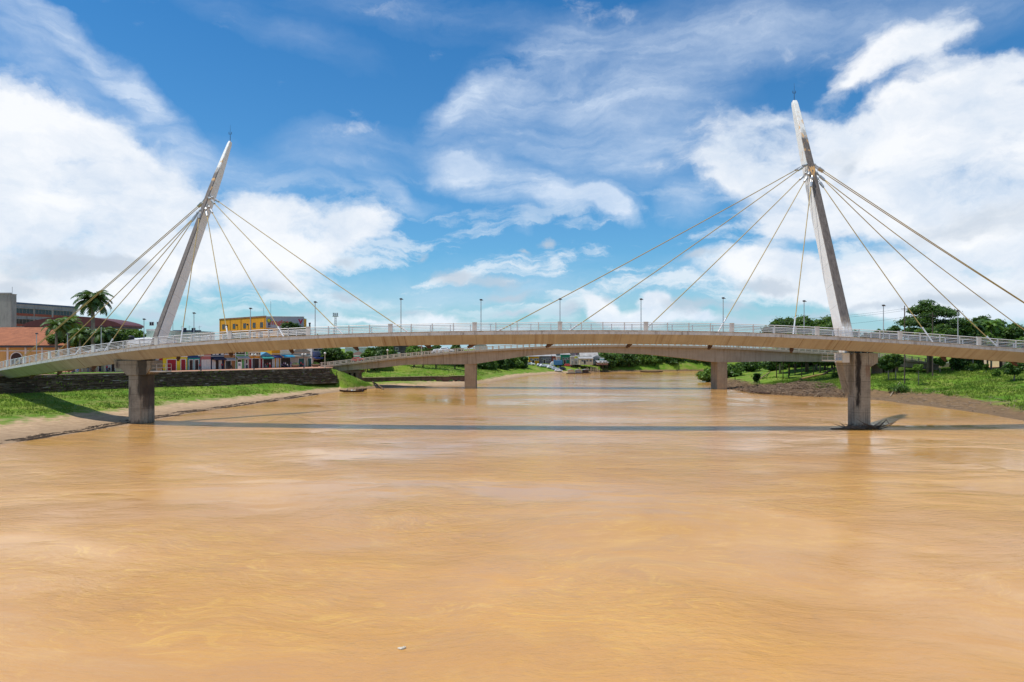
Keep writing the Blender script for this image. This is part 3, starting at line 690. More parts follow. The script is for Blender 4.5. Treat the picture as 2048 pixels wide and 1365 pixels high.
def pier_right():
    m = MB()
    m.prism([(50.45, 100.75), (51.0, 100.2), (52.65, 100.2), (52.65, 102.6), (50.45, 102.6)], 'z', -3, 11.15)
    for v in range(len(m.v)): m.v[v] = rel(m.v[v])
    o = m.build('pier', M_pR, fb, bevel=.05); o['label'] = 'right river pier with a black vertical stain and driftwood at its foot'
    c_ = MB(); c_.prism([(52.6, 9.0), (53.75, 9.75), (53.75, 11.1), (52.6, 11.1)], 'y', .22, 2.5); c_.build('pier_cap', M_pR, o, bevel=.04)
    c2 = MB(); c2.prism([(50.35, 5.0), (50.5, 5.0), (50.5, 11.1), (49.0, 11.1), (49.0, 10.2)], 'y', 1.6, 3.9); c2.build('corbel', M_pR, o, bevel=.04)
    for k in range(3):
        b2 = MB(); b2.box(50.9 + k * .95, 51.35 + k * .95, .6, 1.3, 11.15, 11.15 + .9); b2.build('bearing', M_dsteel, o)
    return o
pier_left(); pier_right()
def platform(x0, x1, y0, y1, z):
    m = MB(); m.box(x0, x1, y0 - 100, y1 - 100, z, z + .18); o = m.build('inspection_platform', M_white, fb)
    r = MB()
    for (xx, yy) in ((x0, y0), (x1, y0), (x0, y1), (x1, y1), ((x0 + x1) / 2, y0)): r.tube([(xx, yy - 100, z), (xx, yy - 100, z + 1.25)], .035, 5)
    for zz in (z + .65, z + 1.25):
        r.tube([(x0, y0 - 100, zz), (x1, y0 - 100, zz)], .03, 5); r.tube([(x0, y1 - 100, zz), (x1, y1 - 100, zz)], .03, 5); r.tube([(x0, y0 - 100, zz), (x0, y1 - 100, zz)], .03, 5); r.tube([(x1, y0 - 100, zz), (x1, y1 - 100, zz)], .03, 5)
    r.build('guard_rail', M_rail, o)
platform(46.8, 49.9, 101.2, 103.0, 9.9)
mb = MB(); mb.box(48.9, 49.95, 1.0, 3.4, 9.7, 11.1); mb.build('access_box', M_white, fb)
platform(-57.2, -54.4, 107.2, 109.0, 8.1)

# lamps on the footbridge
lamp_lb = {65: 'lamp post where the footbridge meets the left bank, lowest of all', 127: 'lamp post beside the palms, second from the left on the footbridge', 201: 'lamp post in front of the dark trees, third from the left on the footbridge', 288: 'lamp post just left of the left mast on the footbridge', 388: 'lamp post just right of the left mast on the footbridge', 501: 'lamp post in front of the yellow building on the footbridge', 627: 'lamp post beside the grey billboard on the footbridge', 800: 'lamp post where the longest cable of the left mast meets the deck',
           962: 'lamp post on the footbridge midway between the two masts, above the far left pier', 1120: 'lamp post on the footbridge crown with the longest right-mast cable crossing it', 1282: 'lamp post in front of the tall bright cumulus on the footbridge', 1449: 'lamp post touched by a cable left of the right mast', 1612: 'lamp post nearest the right mast, against the green trees', 1772: 'lamp post between the right mast and the tiered tree', 1922: 'lamp post at the right edge of the tiered tree on the footbridge'}
proto = None
for px_, lb in lamp_lb.items():
    s_ = s_of_px(px_); far = px_ in (127, 201, 288, 388, 501, 962, 1120, 1282)
    p, nn, tt = edge(s_)
    if far:
        for _ in range(4):
            q_ = p + nn * (WD - .55); s_ += ((px_ - CX) / F * q_.y - q_.x); p, nn, tt = edge(s_)
        q_ = p + nn * (WD - .55)
    else: q_ = p + nn * .62
    if proto is None:
        t0 = empty('street_lamp', lb, 'lamp post', (0, 0, 0), 0, 'lamp posts along the footbridge'); proto = t0
        m = MB(); m.tube([(0, 0, -.1), (0, 0, .5), (0, 0, 4.75)], [.085, .07, .055], 8); m.box(-.14, .14, -.14, .14, -.1, .04); m.build('pole', M_steel, t0)
        m = MB(); m.tube([(0, 0, 4.72), (0, 0, 4.78), (0, 0, 4.9)], [.08, .2, .22], 10); m.tube([(0, 0, 4.9), (0, 0, 4.97)], [.24, .1], 10); m.box(-.03, .34, -.05, .05, 4.74, 4.82); m.build('lamp_head', M_dsteel, t0)
    else:
        t0 = copy_tree(proto); t0['label'] = lb
    t0.location = (q_.x, q_.y, q_.z - .0)

# small things standing on the far walkway edge
for px_, kind in ((881, 0), (1041, 0), (1201, 1), (1367, 0), (1530, 0)):
    pass

# ------------------------------------------------------------------ road bridge behind
rb = empty('road_bridge', 'older tan concrete road bridge with haunched girder behind the footbridge', 'bridge', (0, 200, 0))
def yb(x): return 202.4 - .068 * x - 200
top_px = [(600, 738), (660, 731), (791, 716), (940, 702.5), (1099, 693.4), (1240, 690.8), (1416, 693.5), (1480, 696.6), (1540, 699.7), (1656, 707), (1801, 718), (1863, 727), (1960, 737)]
bot_px = [(600, 750), (664, 744), (700, 741), (766, 735.5), (808, 730.5), (850, 729.3), (927, 729.2), (952, 728.4), (1000, 720.5), (1049, 713), (1149, 706.3), (1200, 705.5), (1300, 709.5), (1380, 718), (1432, 725.2), (1455, 725.6), (1540, 723.2), (1673, 724.5), (1760, 729), (1863, 739), (1960, 748)]
BW = 9.0
xsb = np.arange(-58, 122.1, 1.5)
def pz(x, tab): D = yb(x) + 200; return H + (HOR - np.interp(CX + F * x / D, *zip(*tab))) * D / F
v, f = [], []
for x in xsb:
    zt_, zb_ = pz(x, top_px), pz(x, bot_px); y = yb(x)
    zm = max(zt_ - .45, zb_ + .2)
    v += [(x, y - .02, zt_), (x, y - .02, zm), (x, y + .9, zm - .02), (x, y + 1.0, zb_), (x, y + BW - 1, zb_), (x, y + BW - .9, zm - .02), (x, y + BW, zm), (x, y + BW, zt_)]
n = 8
for i in range(len(xsb) - 1):
    for k in range(n): f.append((i * n + k, (i + 1) * n + k, (i + 1) * n + (k + 1) % n, i * n + (k + 1) % n))
f.append(tuple(range(n))); f.append(tuple(range((len(xsb) - 1) * n, len(xsb) * n)))
MB().add(v, f).build('girder', M_girder2, rb)
M_balu = mat('balustrade_concrete', (.60, .54, .44), .85, .2, 1.5, col2=(.44, .38, .28))
def balustrade(dy):
    r = MB()
    for hh, th in ((1.05, .16), (.62, .12), (.12, .24)):
        for i in range(len(xsb) - 1):
            xa, xb_ = xsb[i], xsb[i + 1]
            r.obox((xa, yb(xa) + dy, pz(xa, top_px) + hh), (xb_, yb(xb_) + dy, pz(xb_, top_px) + hh), .18, th)
    o = r.build('balustrade', M_balu, rb)
    ps = MB(); ps.box(-.13, .13, -.13, .13, 0, 1.2); pr = None
    for x in np.linspace(-57.5, 121.5, 98):
        if pr is None: p_ = ps.build('post', M_balu, o); pr = p_
        else: p_ = pr.copy(); COL.objects.link(p_); p_.parent = o
        p_.location = (x, yb(x) + dy, pz(x, top_px) - .02)
balustrade(.12); balustrade(BW - .15)
for x0_, x1_, y0_, y1_, zb0, zt0 in ((-14.2, -10.8, 1.2, 8.5, -3, 7.45), (60.0, 62.9, -1.2, 5.2, -3, 7.95)):
    xc = (x0_ + x1_) / 2
    m = MB(); m.box(x0_, x1_, yb(xc) + 1.2, yb(xc) + 7.8, zb0, pz(xc, bot_px) + .1); m.build('pier', mat('pier_tan', (.42, .32, .21), .9, .2, 1, col2=(.30, .22, .15), streak=((.10, .07, .05), .6)), rb, bevel=.05)
for xc in (-50.0, 108.0):
    m = MB()
    for k in range(4): m.box(xc - 2 + k * 1.5, xc - 1.2 + k * 1.5, yb(xc) + 1.6, yb(xc) + 6.5, ground(xc, yb(xc) + 203) - 1, pz(xc, bot_px) + .05)
    m.box(xc - 2.4, xc + 4.0, yb(xc) + 1.3, yb(xc) + 7.5, pz(xc, bot_px) - .7, pz(xc, bot_px) + .06)
    m.build('abutment', mat('abutment_concrete', (.25, .17, .12), .9, .3, 1, streak=((.07, .05, .04), .7)), rb)
# globe lamps on the road bridge and quay
def globe_lamp(loc, hgt_, lb, grp, globes=1, color=None, r=.32):
    o = empty('globe_lamp', lb, 'lamp post', loc, 0, grp)
    m = MB(); m.tube([(0, 0, -.1), (0, 0, .5), (0, 0, .55), (0, 0, hgt_)], [.2, .17, .11, .08], 8)
    if globes == 2: m.box(-.5, .5, -.04, .04, hgt_ - .08, hgt_)
    m.build('pole', color or M_balu, o)
    for g in ((0,) if globes == 1 else (-.42, .42)):
        m = MB(); m.ball((g, 0, hgt_ + r * .9), r); m.build('globe', M_white, o, smooth=True)
        m = MB(); m.tube([(g, 0, hgt_ - .05), (g, 0, hgt_ + .12)], .12, 8); m.build('collar', M_dsteel, o)
    return o
for px_, top_, lb in ((775, 699.5, 'white globe lamp on the sloping left part of the road bridge balustrade'), (843, 688, 'concrete lamp post on the road bridge left of the white cars')):
    D = 202.4; x = place(px_, D) ; D = yb(x) + 200 + .12; x = place(px_, D); zb_ = pz(x, top_px)
    globe_lamp((x, D, zb_), zat(top_, D) - zb_ - .5, lb, 'globe lamps on the road bridge')

# ------------------------------------------------------------------ embankment wall, quay, plaza
M_stone = bpy.data.materials.new('dark_stonework'); M_stone.use_nodes = True; t = NT(M_stone.node_tree); b = t.n['Principled BSDF']
tc = t.new('ShaderNodeTexCoord').outputs['Object']
n1 = t.noise(t.mapping(tc, scale=(.6, .6, 5.5)), 1.4, 7, .75, .5).outputs['Fac']; n2 = t.noise(tc, .35, 4, .6).outputs['Fac']
vr = t.new('ShaderNodeTexVoronoi', feature='F1'); t.l.new(t.mapping(tc, scale=(.7, .7, 3.8)), vr.inputs['Vector']); vr.inputs['Scale'].default_value = 1.3
vs = t.new('ShaderNodeSeparateColor'); t.l.new(vr.outputs['Color'], vs.inputs[0])
c = t.mix(t.mapr(n1, .3, .7), (.050, .038, .026), (.145, .105, .07))
c = t.mix(t.mapr(vs.outputs[0], .62, .95, 0, .8), c, (.27, .21, .15))
c = t.mix(t.mapr(vs.outputs[1], .93, 1.0, 0, .9), c, (.50, .45, .38))
c = t.mix(t.mapr(n2, .6, .75, 0, .35), c, (.04, .06, .02))
t.l.new(c, b.inputs['Base Color']); b.inputs['Roughness'].default_value = .95; b.inputs['Specular IOR Level'].default_value = .15
bn = t.new('ShaderNodeBump'); bn.inputs['Strength'].default_value = 1; bn.inputs['Distance'].default_value = .2
t.l.new(n1, bn.inputs['Height']); t.l.new(bn.outputs[0], b.inputs['Normal'])
La = float(np.linalg.norm(A1 - A0)); E0 = A0 - _d * 42
emb = empty('stone_embankment', 'long dark stepped stone wall below the colourful shops on the left bank', 'wall', (float(E0[0]), float(E0[1]), 0), atan2(_d[1], _d[0]))
# local frame: x along the wall to the right, -y towards the river; irregular courses
Ltot = La + 42
def sy(o): return -o
NST = 8; m = MB(); c_ = MB()
for k in range(NST):
    z1 = PZ - k * .52; z0 = z1 - .52; o1 = .10 + k * .30
    xx = np.arange(-30, Ltot + .01 + max(0, k - 2) * .95, 1.3)
    jit = [o1 + .10 * random.uniform(-1, 1) for _ in xx]
    if k < NST:
        for i in range(len(xx) - 1):
            ja = jit[i]; top = z1 - (.0 if k == 0 else random.uniform(.01, .07))
            m.box(xx[i], xx[i + 1] - .02, sy(ja + .0), 2.6 - .02 * k, z0 - .02, top)
m.build('stone_steps', M_stone, emb)
m = MB(); m.box(-30, Ltot, -.22, .9, PZ + .01, PZ + .16); m.build('coping', mat('coping', (.47, .33, .23), .85, .3, 2), emb, bevel=.02)
for k in (1, 2, 4, 5, 6):
    m = MB(); m.box(-30, Ltot + k * .5, sy(.32 + k * .30), sy(.05 + k * .30), PZ - k * .52 + .005, PZ - k * .52 + .07); m.build('ledge', mat('ledge', (.16, .125, .09), .9, .5, 2), emb)
# weeds rooted in the joints of the wall
wd_v, wd_q = [], []
for k in range(900):
    st_ = random.randint(0, NST - 1); x_ = random.uniform(0, Ltot) if random.random() < .5 else random.gauss(random.choice((12, 30, 47, 63, 80)), 2.5)
    y_ = -(.10 + st_ * .30) - .12; z_ = PZ - st_ * .52 - random.uniform(.0, .5); c0 = Vector((x_, y_, z_)); d_ = Vector((random.uniform(-.2, .2), -random.uniform(.05, .3), random.uniform(.05, .45))); e_ = Vector((random.uniform(.04, .12), 0, 0)); b0 = len(wd_v)
    wd_v += [c0 - e_, c0 + e_, c0 + d_ + e_ * .3, c0 + d_ - e_ * .3]; wd_q.append((b0, b0 + 1, b0 + 2, b0 + 3))
link('weeds', mesh_np('weeds', wd_v, wd_q), M_mid_leaf, emb)['kind'] = 'stuff'
# plaza sheet
mp = bpy.data.materials.new('plaza_brick'); mp.use_nodes = True; t = NT(mp.node_tree); b = t.n['Principled BSDF']
tc = t.new('ShaderNodeTexCoord').outputs['Object']
br = t.new('ShaderNodeTexBrick'); t.l.new(tc, br.inputs['Vector']); br.inputs['Scale'].default_value = .8
br.inputs['Color1'].default_value = (.50, .20, .10, 1); br.inputs['Color2'].default_value = (.42, .17, .09, 1); br.inputs['Mortar'].default_value = (.34, .26, .2, 1)
c = t.mix(t.mapr(t.noise(tc, .3, 5, .6).outputs['Fac'], .3, .7, 0, .5), br.outputs['Color'], (.52, .30, .20))
t.l.new(c, b.inputs['Base Color']); b.inputs['Roughness'].default_value = .9
P = [A0 - _d * 42 - WN * .9, A1 - WN * .9, A1 - WN * .9 + np.array([-3.0, 16.0]), A1 - WN * 60 + np.array([0, 40]), A0 - _d * 42 - WN * 90]
struct('plaza', mesh_np('plaza', [(p[0], p[1], PZ + .02) for p in P], None, [(0, 1, 2), (0, 2, 3), (0, 3, 4)]), mp)
# lawn patch on the plaza
lw = MB(); cx_, cy_ = place(175, 153), 153
pts_ = [(cx_ + 12 * cos(a) * (1 + .1 * sin(3 * a)), cy_ + 4.5 * sin(a) + .5 * 12 * cos(a)) for a in np.linspace(0, 2 * pi, 28, endpoint=False)]
lw.prism(pts_, 'z', PZ - .1, PZ + .16); o = lw.build('lawn', mat('lawn_grass', (.14, .30, .025), .95, .4, 3, bump=.8)); o['kind'] = 'structure'

# ------------------------------------------------------------------ buildings
def wallmat(name, c, streak=.35, var=.14): return mat('wall_' + name, c, .85, var, .9, streak=((.16, .13, .10), streak), bump=.1)
M_tile = mat('roof_tile', (.38, .14, .065), .9, .35, 2.2, col2=(.22, .08, .04), bump=.9, bscale=5)
M_door_red = mat('door_red', (.36, .02, .03), .6, .2, 2)
M_door_dark = mat('door_dark', (.055, .03, .02), .6, .3, 2)
M_whitetrim = mat('trim_white', (.78, .76, .70), .7, .1, 1)
M_metalroof = mat('metal_roof', (.46, .45, .43), .6, .35, 1.2, col2=(.27, .24, .22), metal=.2)
M_whiteroof = mat('white_roof', (.80, .81, .82), .6, .1, .6)

def house(name, label, base, ang, w_, dep, h, wm, floor=None, group=None, roof=None, rm=None, trim=None, doors=(), wins=(), awning=None, cat='building', band=None, split=True):
    """local frame: x along the facade, -y out of it, origin at the facade's left foot"""
    o = empty(name, label, cat, base, ang, group)
    m = MB(); m.box(0, w_, 0, dep, -.5, h); m.build('wall', wm, o)
    if roof == 'flat' or roof is None:
        m = MB(); m.box(-.08, w_ + .08, -.12, dep + .1, h, h + .16); m.box(-.02, w_ + .02, -.06, .15, h + .16, h + .5); m.build('cornice', trim or M_whitetrim, o)
    elif roof == 'gable_front':
        m = MB(); m.prism([(-.3, h), (w_ + .3, h), (w_ / 2, h + w_ * .26)], 'y', -.25, dep + .2); m.build('roof', rm or M_metalroof, o)
    elif roof == 'gable_side':
        m = MB(); m.prism([(-.5, h), (dep + .5, h), (dep / 2, h + dep * .26)], 'x', -.3, w_ + .3); m.build('roof', rm or M_tile, o)
    elif roof == 'lean':
        m = MB(); m.prism([(-.6, h), (dep + .3, h + .9), (dep + .3, h + 1.05), (-.6, h + .14)], 'x', -.3, w_ + .3); m.build('roof', rm or M_metalroof, o)
    elif roof == 'hip':
        e = .6; r_ = min(w_, dep) * .5; z1 = h + r_ * .55
        m = MB(); m.add([(-e, -e, h), (w_ + e, -e, h), (w_ + e, dep + e, h), (-e, dep + e, h), (min(r_, w_ / 2), dep / 2, z1), (max(w_ - r_, w_ / 2 + .01), dep / 2, z1)], [(0, 1, 5, 4), (1, 2, 5), (2, 3, 4, 5), (3, 0, 4), (3, 2, 1, 0)])
        m.build('roof', rm or M_tile, o)
    for d in doors:      # (x, width, height, material, trim?)
        x, dw, dh, dm = d[:4]; z0 = d[4] if len(d) > 4 else .05
        fr = MB(); t_ = .16
        for bx in ((x - t_, x, z0, z0 + dh + t_), (x + dw, x + dw + t_, z0, z0 + dh + t_), (x, x + dw, z0 + dh, z0 + dh + t_)): fr.box(bx[0], bx[1], -.09, .02, bx[2], bx[3])
        dr = MB(); dr.box(x, x + dw, -.045, .02, z0, z0 + dh); do = dr.build('door', dm, o)
        k = max(2, int(dw / .6)); 
        for j in range(1, k): 
            pass
        g = MB(); 
        for j in range(1, k): g.box(x + dw * j / k - .015, x + dw * j / k + .015, -.06, -.02, z0 + .05, z0 + dh - .05)
        g.build('door_seam', M_dsteel, do)
        fr.build('door_frame', trim or M_whitetrim, do)
    for (x, z, ww, wh, wmat) in wins:
        fr = MB(); t_ = .09
        for bx in ((x - t_, x, z - t_, z + wh + t_), (x + ww, x + ww + t_, z - t_, z + wh + t_), (x, x + ww, z + wh, z + wh + t_), (x, x + ww, z - t_, z), (x + ww / 2 - .035, x + ww / 2 + .035, z, z + wh)): fr.box(bx[0], bx[1], -.08, .02, bx[2], bx[3])
        wo_ = MB(); wo_.box(x, x + ww, -.03, .02, z, z + wh); po = wo_.build('window', wmat or M_glass, o)
        fr.build('window_frame', trim or M_whitetrim, po)
    if awning:
        for (x0, x1, z, out, am) in awning:
            m = MB(); m.prism([(-out, z - .55), (-out, z - .50), (-.0, z + .05), (-.0, z)], 'x', x0, x1); m.box(x0, x1, -out - .02, -out + .03, z - .8, z - .5); m.build('awning', am, o)
    if band:
        for (z, hh, bm_) in band:
            m = MB(); m.box(-.02, w_ + .02, -.11, .0, z, z + hh); m.build('band', bm_, o)
    return o

F0 = np.array([-90.5, 167.0]); FA = atan2(.854, .52); FD = np.array([cos(FA), sin(FA)])
def on_f(px, off=0.0):
    b0 = F0 + np.array([FD[1], -FD[0]]) * off
    r = (px - CX) / F; s = (b0[0] - r * b0[1]) / (r * FD[1] - FD[0]); return b0 + FD * s
awn_blue = mat('awning_blue', (.03, .06, .20), .8, .2, 3); awn_cyan = mat('awning_cyan', (.03, .30, .50), .8, .2, 3); awn_dark = mat('awning_navy', (.03, .035, .07), .8, .2, 3)
yel = wallmat('yellow', (.78, .62, .03), .15); teal = wallmat('teal', (.02, .30, .29), .2); pink = wallmat('pink', (.56, .19, .17), .2); navy = wallmat('navy', (.015, .03, .085), .1)
brn = wallmat('ochre_brown', (.48, .23, .09), .3); grn = wallmat('fresh_green', (.16, .48, .12), .2); crm = wallmat('cream', (.74, .62, .42), .3); blu = wallmat('pale_blue', (.50, .54, .62), .2)
org = wallmat('orange', (.80, .36, .015), .2); beige = wallmat('beige', (.56, .46, .37), .35); brick = wallmat('brick_red', (.38, .11, .07), .3); whit = wallmat('white', (.74, .73, .70), .3)
# the colourful shop row: pixel left, pixel right
NOM = {310: 3.4, 326: 9.4, 375.4: 5.4, 400.4: 4.6, 422.4: 5.6, 448.4: 4.9, 470.4: 5.4, 543.4: 4.2, 560.4: 5.4}
def shop(p0, p1, h, wm, lb, **k):
    a, b_ = on_f(p0), on_f(p1); wd = float(np.linalg.norm(b_ - a)) - .03
    kx = wd / NOM[p0]; kz = .78 if p0 < 470 else (.9 if p0 < 500 else 1.0)
    if 'doors' in k: k['doors'] = [(d[0] * kx, d[1] * kx, d[2] * kz, d[3]) for d in k['doors']]
    if 'wins' in k: k['wins'] = [(x * kx, z * kz, w_ * kx, hh_ * kz, m_) for x, z, w_, hh_, m_ in k['wins']]
    if 'band' in k: k['band'] = [(z * kz, hh_, m_) for z, hh_, m_ in k['band']]
    if 'awning' in k: k['awning'] = [(x0 * kx, x1 * kx, z * kz, out * .8, m_) for x0, x1, z, out, m_ in k['awning']]
    return house('shop_house', lb, (a[0], a[1], PZ), FA, wd, 9.0, h, wm, group='colourful shops along the quay', **k), wd
o, wd = shop(310, 325.6, 5.2, wallmat('dark_red', (.40, .03, .03), .2), 'narrow dark red shop at the left end of the shop row, half behind the pier', doors=[(1.0, 1.6, 3.0, M_door_red)])
shop(326, 375, 5.6, yel, 'bright yellow shop house with a wide and a narrow red door', doors=[(1.6, 3.3, 3.5, M_door_red), (6.9, 1.7, 3.5, M_door_red)], band=[(4.4, .25, M_whitetrim)])
shop(375.4, 400, 5.8, teal, 'teal green shop house with two dark doors under a navy band', doors=[(.7, 1.5, 3.3, M_door_dark), (3.2, 1.5, 3.3, M_door_dark)], band=[(4.1, .5, awn_blue), (4.9, .18, M_whitetrim)])
shop(400.4, 422, 5.9, pink, 'pink shop house with white door panels between the teal and navy shops', doors=[(.8, .9, 3.2, M_whitetrim), (2.3, .8, 3.2, M_whitetrim), (3.4, .8, 3.2, M_whitetrim)], band=[(4.6, .16, M_whitetrim)])
shop(422.4, 448, 6.3, navy, 'dark navy blue shop house with white windows above an awning', doors=[(.6, .9, 3.1, M_whitetrim), (1.9, 1.3, 3.1, M_door_dark), (3.5, .9, 3.1, M_whitetrim)], wins=[(.7, 5.1, .9, 1.0, M_whitetrim), (2.2, 5.1, .9, 1.0, M_whitetrim), (4.4, 5.1, .9, 1.0, M_whitetrim)], band=[(4.5, .16, M_whitetrim)], awning=[(.1, 5.6, 4.2, 1.6, awn_dark)])
shop(448.4, 470, 6.3, brn, 'ochre brown shop house with a white lattice door', doors=[(.6, 2.4, 2.9, M_glass)], wins=[(.6, 5.3, .9, .8, M_glass)], band=[(5.0, .16, M_whitetrim)], awning=[(-.3, 4.6, 3.9, 1.3, M_metalroof)])
o, wd = shop(470.4, 496, 6.5, grn, 'fresh green shop house with a black sign in white frame', doors=[(1.0, 1.5, 2.7, M_door_dark), (3.9, 1.1, 2.7, M_door_dark)], band=[(4.3, .14, M_whitetrim)], awning=[(0, 5.4, 3.9, 1.4, M_metalroof)])
m = MB(); m.box(.4, 3.0, -.14, -.01, 4.15, 5.3); sg = m.build('sign', M_door_dark, o)
text_mesh('BAR', .95, M_whitetrim, sg, (1.7, -.16, 4.72), (R(90), 0, 0), bold=.02)
m = MB(); m.box(3.1, 3.35, -.13, 0, 0, 6.5); m.box(0, .2, -.13, 0, 0, 6.5); m.build('pilaster', M_whitetrim, o)
# cream curved-gable shop
a, b_ = on_f(496.3), on_f(520); wd = float(np.linalg.norm(b_ - a)) - .03
o = house('shop_house', 'cream shop with a curved gable and five dark roundels above orange walls', (a[0], a[1], PZ), FA, wd, 8, 3.5, org, group='colourful shops along the quay', doors=[(1.4, 2.2, 2.7, M_door_dark), (4.1, .9, 2.7, M_door_red), (.2, .9, 2.6, M_door_red)])
arc = [(0, 3.45), (wd, 3.45), (wd, 4.7), (wd * .78, 4.8)] + [(wd / 2 + wd * .24 * cos(q), 4.85 + .95 * sin(q)) for q in np.linspace(0, pi, 12)] + [(wd * .22, 4.8), (0, 4.7)]
m = MB(); m.prism(arc, 'y', -.35, -.02); g_ = m.build('gable', crm, o)
for k in range(5):
    r_ = MB(); r_.tube([(wd * (.12 + .19 * k), -.42, 4.15), (wd * (.12 + .19 * k), -.35, 4.15)], .22, 10); r_.build('roundel', M_door_dark, g_)
a, b_ = on_f(520.4), on_f(543); wd = float(np.linalg.norm(b_ - a)) - .03
o = house('shop_house', 'small pale blue kiosk shop with a pointed blue gable and open front', (a[0], a[1], PZ), FA, wd, 6, 3.6, blu, group='colourful shops along the quay', roof='gable_front', rm=mat('blue_roof', (.10, .32, .50), .7, .2, 2), doors=[(.9, 3.4, 2.7, M_door_dark)], awning=[(-.1, wd + .1, 3.4, 1.3, mat('awning_green', (.04, .28, .25), .8, .2, 2))])
shop(543.4, 560, 8.4, org, 'tall orange two-storey shop house with brown shutters', doors=[(.4, .9, 2.9, M_whitetrim), (2.4, 1.0, 2.9, M_whitetrim)], wins=[(.4, 5.3, 1.1, 1.9, brick), (2.5, 5.3, 1.0, 1.9, brick)], band=[(4.0, .14, M_whitetrim)], awning=[(-.2, 4.0, 3.7, 1.7, awn_blue)])
shop(560.4, 583, 5.0, wallmat('ivory', (.80, .72, .52), .15), 'ivory shop with a dark open front under a cyan awning', doors=[(.3, 4.6, 2.8, M_door_dark)], awning=[(0, 5.3, 3.8, 2.2, awn_cyan)])
a, b_ = on_f(583.5), on_f(620); wd = float(np.linalg.norm(b_ - a))
o = house('shop_house', 'beige shop with a wide low gable roof at the right end of the row', (a[0], a[1], PZ), FA, wd, 12, 4.6, beige, group='colourful shops along the quay', roof='gable_front', rm=mat('beige_roof', (.44, .42, .34), .8, .3, 1.5), doors=[(2.6, 2.2, 2.6, mat('shutter_green', (.03, .12, .11), .7)), (6.2, 1.4, 2.6, mat('shutter_green', (.03, .12, .11), .7))], awning=[(0, wd, 3.9, 1.0, mat('beige_roof', (.4, .4, .3)))])
m = MB(); m.box(wd - .02, wd + .02, -.02, 12, 0, 4.6); m.build('brick_side', brick, o)
ar = MB(); ar.prism([(wd * .86 + .45 * cos(q), 1.3 + .8 * sin(q)) for q in np.linspace(0, pi, 8)] + [(wd * .86 - .45, .1), (wd * .86 + .45, .1)], 'y', -.06, .0); ar.build('niche', mat('niche', (.25, .24, .10)), o)
a, b_ = on_f(624, -5), on_f(646, -5); wd = float(np.linalg.norm(b_ - a))
o = house('building', 'white building with a blue sign band and awning behind the brick corner', (a[0], a[1], PZ), FA, wd, 9, 6.0, whit, roof='flat', wins=[(.6, 5.0, 4.0, .6, M_glass)], awning=[(0, wd, 3.1, 1.5, awn_blue)], doors=[(.5, 4, 2.0, M_door_dark)])
m = MB(); m.box(.2, wd - .2, -.2, -.02, 3.3, 4.7); m.build('sign', mat('sign_blue', (.30, .36, .58), .6, .4, 3), o)
# buildings behind the row
def bhouse(lb, p0, p1, D, pt, wm, dep=10, ang=0.0, base=None, **k):
    x0, x1 = place(p0, D), place(p1, D); b0 = ground(x0, D) if base is None else base
    return house(k.pop('name', 'building'), lb, (x0, D, b0), ang, (x1 - x0) / cos(ang), dep, zat(pt, D) - b0, wm, **k)
bhouse('pale yellow hall rising behind the cream and blue shops', 512, 543, 226, 698, wallmat('pale_yellow', (.82, .70, .36), .1), base=PZ)
bhouse('white roofed shed behind the shops, left of the pale yellow hall', 496, 511.7, 226, 702, wallmat('white2', (.85, .85, .83), .1), base=PZ)
bhouse('brick red house behind the beige shop gable', 585, 612, 232, 698, brick, base=PZ)
bhouse('grey white block with small dark windows behind the blue sign building', 614, 656, 242, 690, beige, base=PZ, wins=[(1, 8.3, 3.2, .6, M_glass), (5.5, 8.6, .7, .9, M_glass)])
def xl(ang): return ang
# pale green blocks by the left mast
bhouse('pale green block with a dark tank on its roof, left of the left mast', 293, 329, 205, 662, wallmat('mint', (.62, .74, .60), .4), base=PZ, wins=[(1, 12.6, 1.2, 1, M_glass), (3.2, 12.6, 1.2, 1, M_glass)])
o = bhouse('pale green block with a dark stained parapet and dishes, right of the left mast', 346, 402, 215, 664, wallmat('mint', (.62, .74, .60)), base=PZ, trim=mat('navy_parapet', (.05, .08, .14), .8, .4, 2), wins=[(3.0, 10.9, 1.2, 1.2, M_glass), (6.0, 10.9, 1.0, 1.2, M_glass)])
for lx in (1.8, 4.2, 7.4):
    m = MB(); m.tube([(lx, 2, zat(664, 215) - PZ), (lx, 2, zat(664, 215) - PZ + 2.0)], .04, 5); m.tube([(lx - .5, 2, zat(664, 215) - PZ + 1.5), (lx + .7, 2, zat(664, 215) - PZ + 1.7)], .03, 4); m.build('aerial', M_dsteel, o)
m = MB(); m.tube([(-1.5, 3, zat(664, 215) - PZ - 2), (-1.5, 3, zat(640, 215) - PZ)], .06, 5); m.build('aerial', M_dsteel, o)
# white warehouse roof and water tank
o = bhouse('white warehouse with a long pale roof left of the mint block', 228, 291, 190, 680, whit, base=PZ, dep=18, roof='lean', rm=M_whiteroof)
o = empty('water_tank', 'black water tank standing on the white warehouse roof', 'water tank', (place(260, 188.5), 188.9, zat(681, 188.5)))
m = MB(); m.tube([(0, 0, -.4), (0, 0, .1), (0, 0, 1.0), (0, 0, 1.25)], [.85, .9, .95, .55], 16); m.build('tank', mat('tank_plastic', (.03, .035, .045), .5), o)
m = MB(); m.tube([(0, 0, 1.22), (0, 0, 1.36)], [.62, .5], 14); m.build('lid', mat('tank_plastic', (.03, .035, .045), .5), o)
bhouse('long cream shed with a grey roof behind the footbridge railing', 236, 300, 178, 688, crm, base=PZ, roof='lean', dep=8)

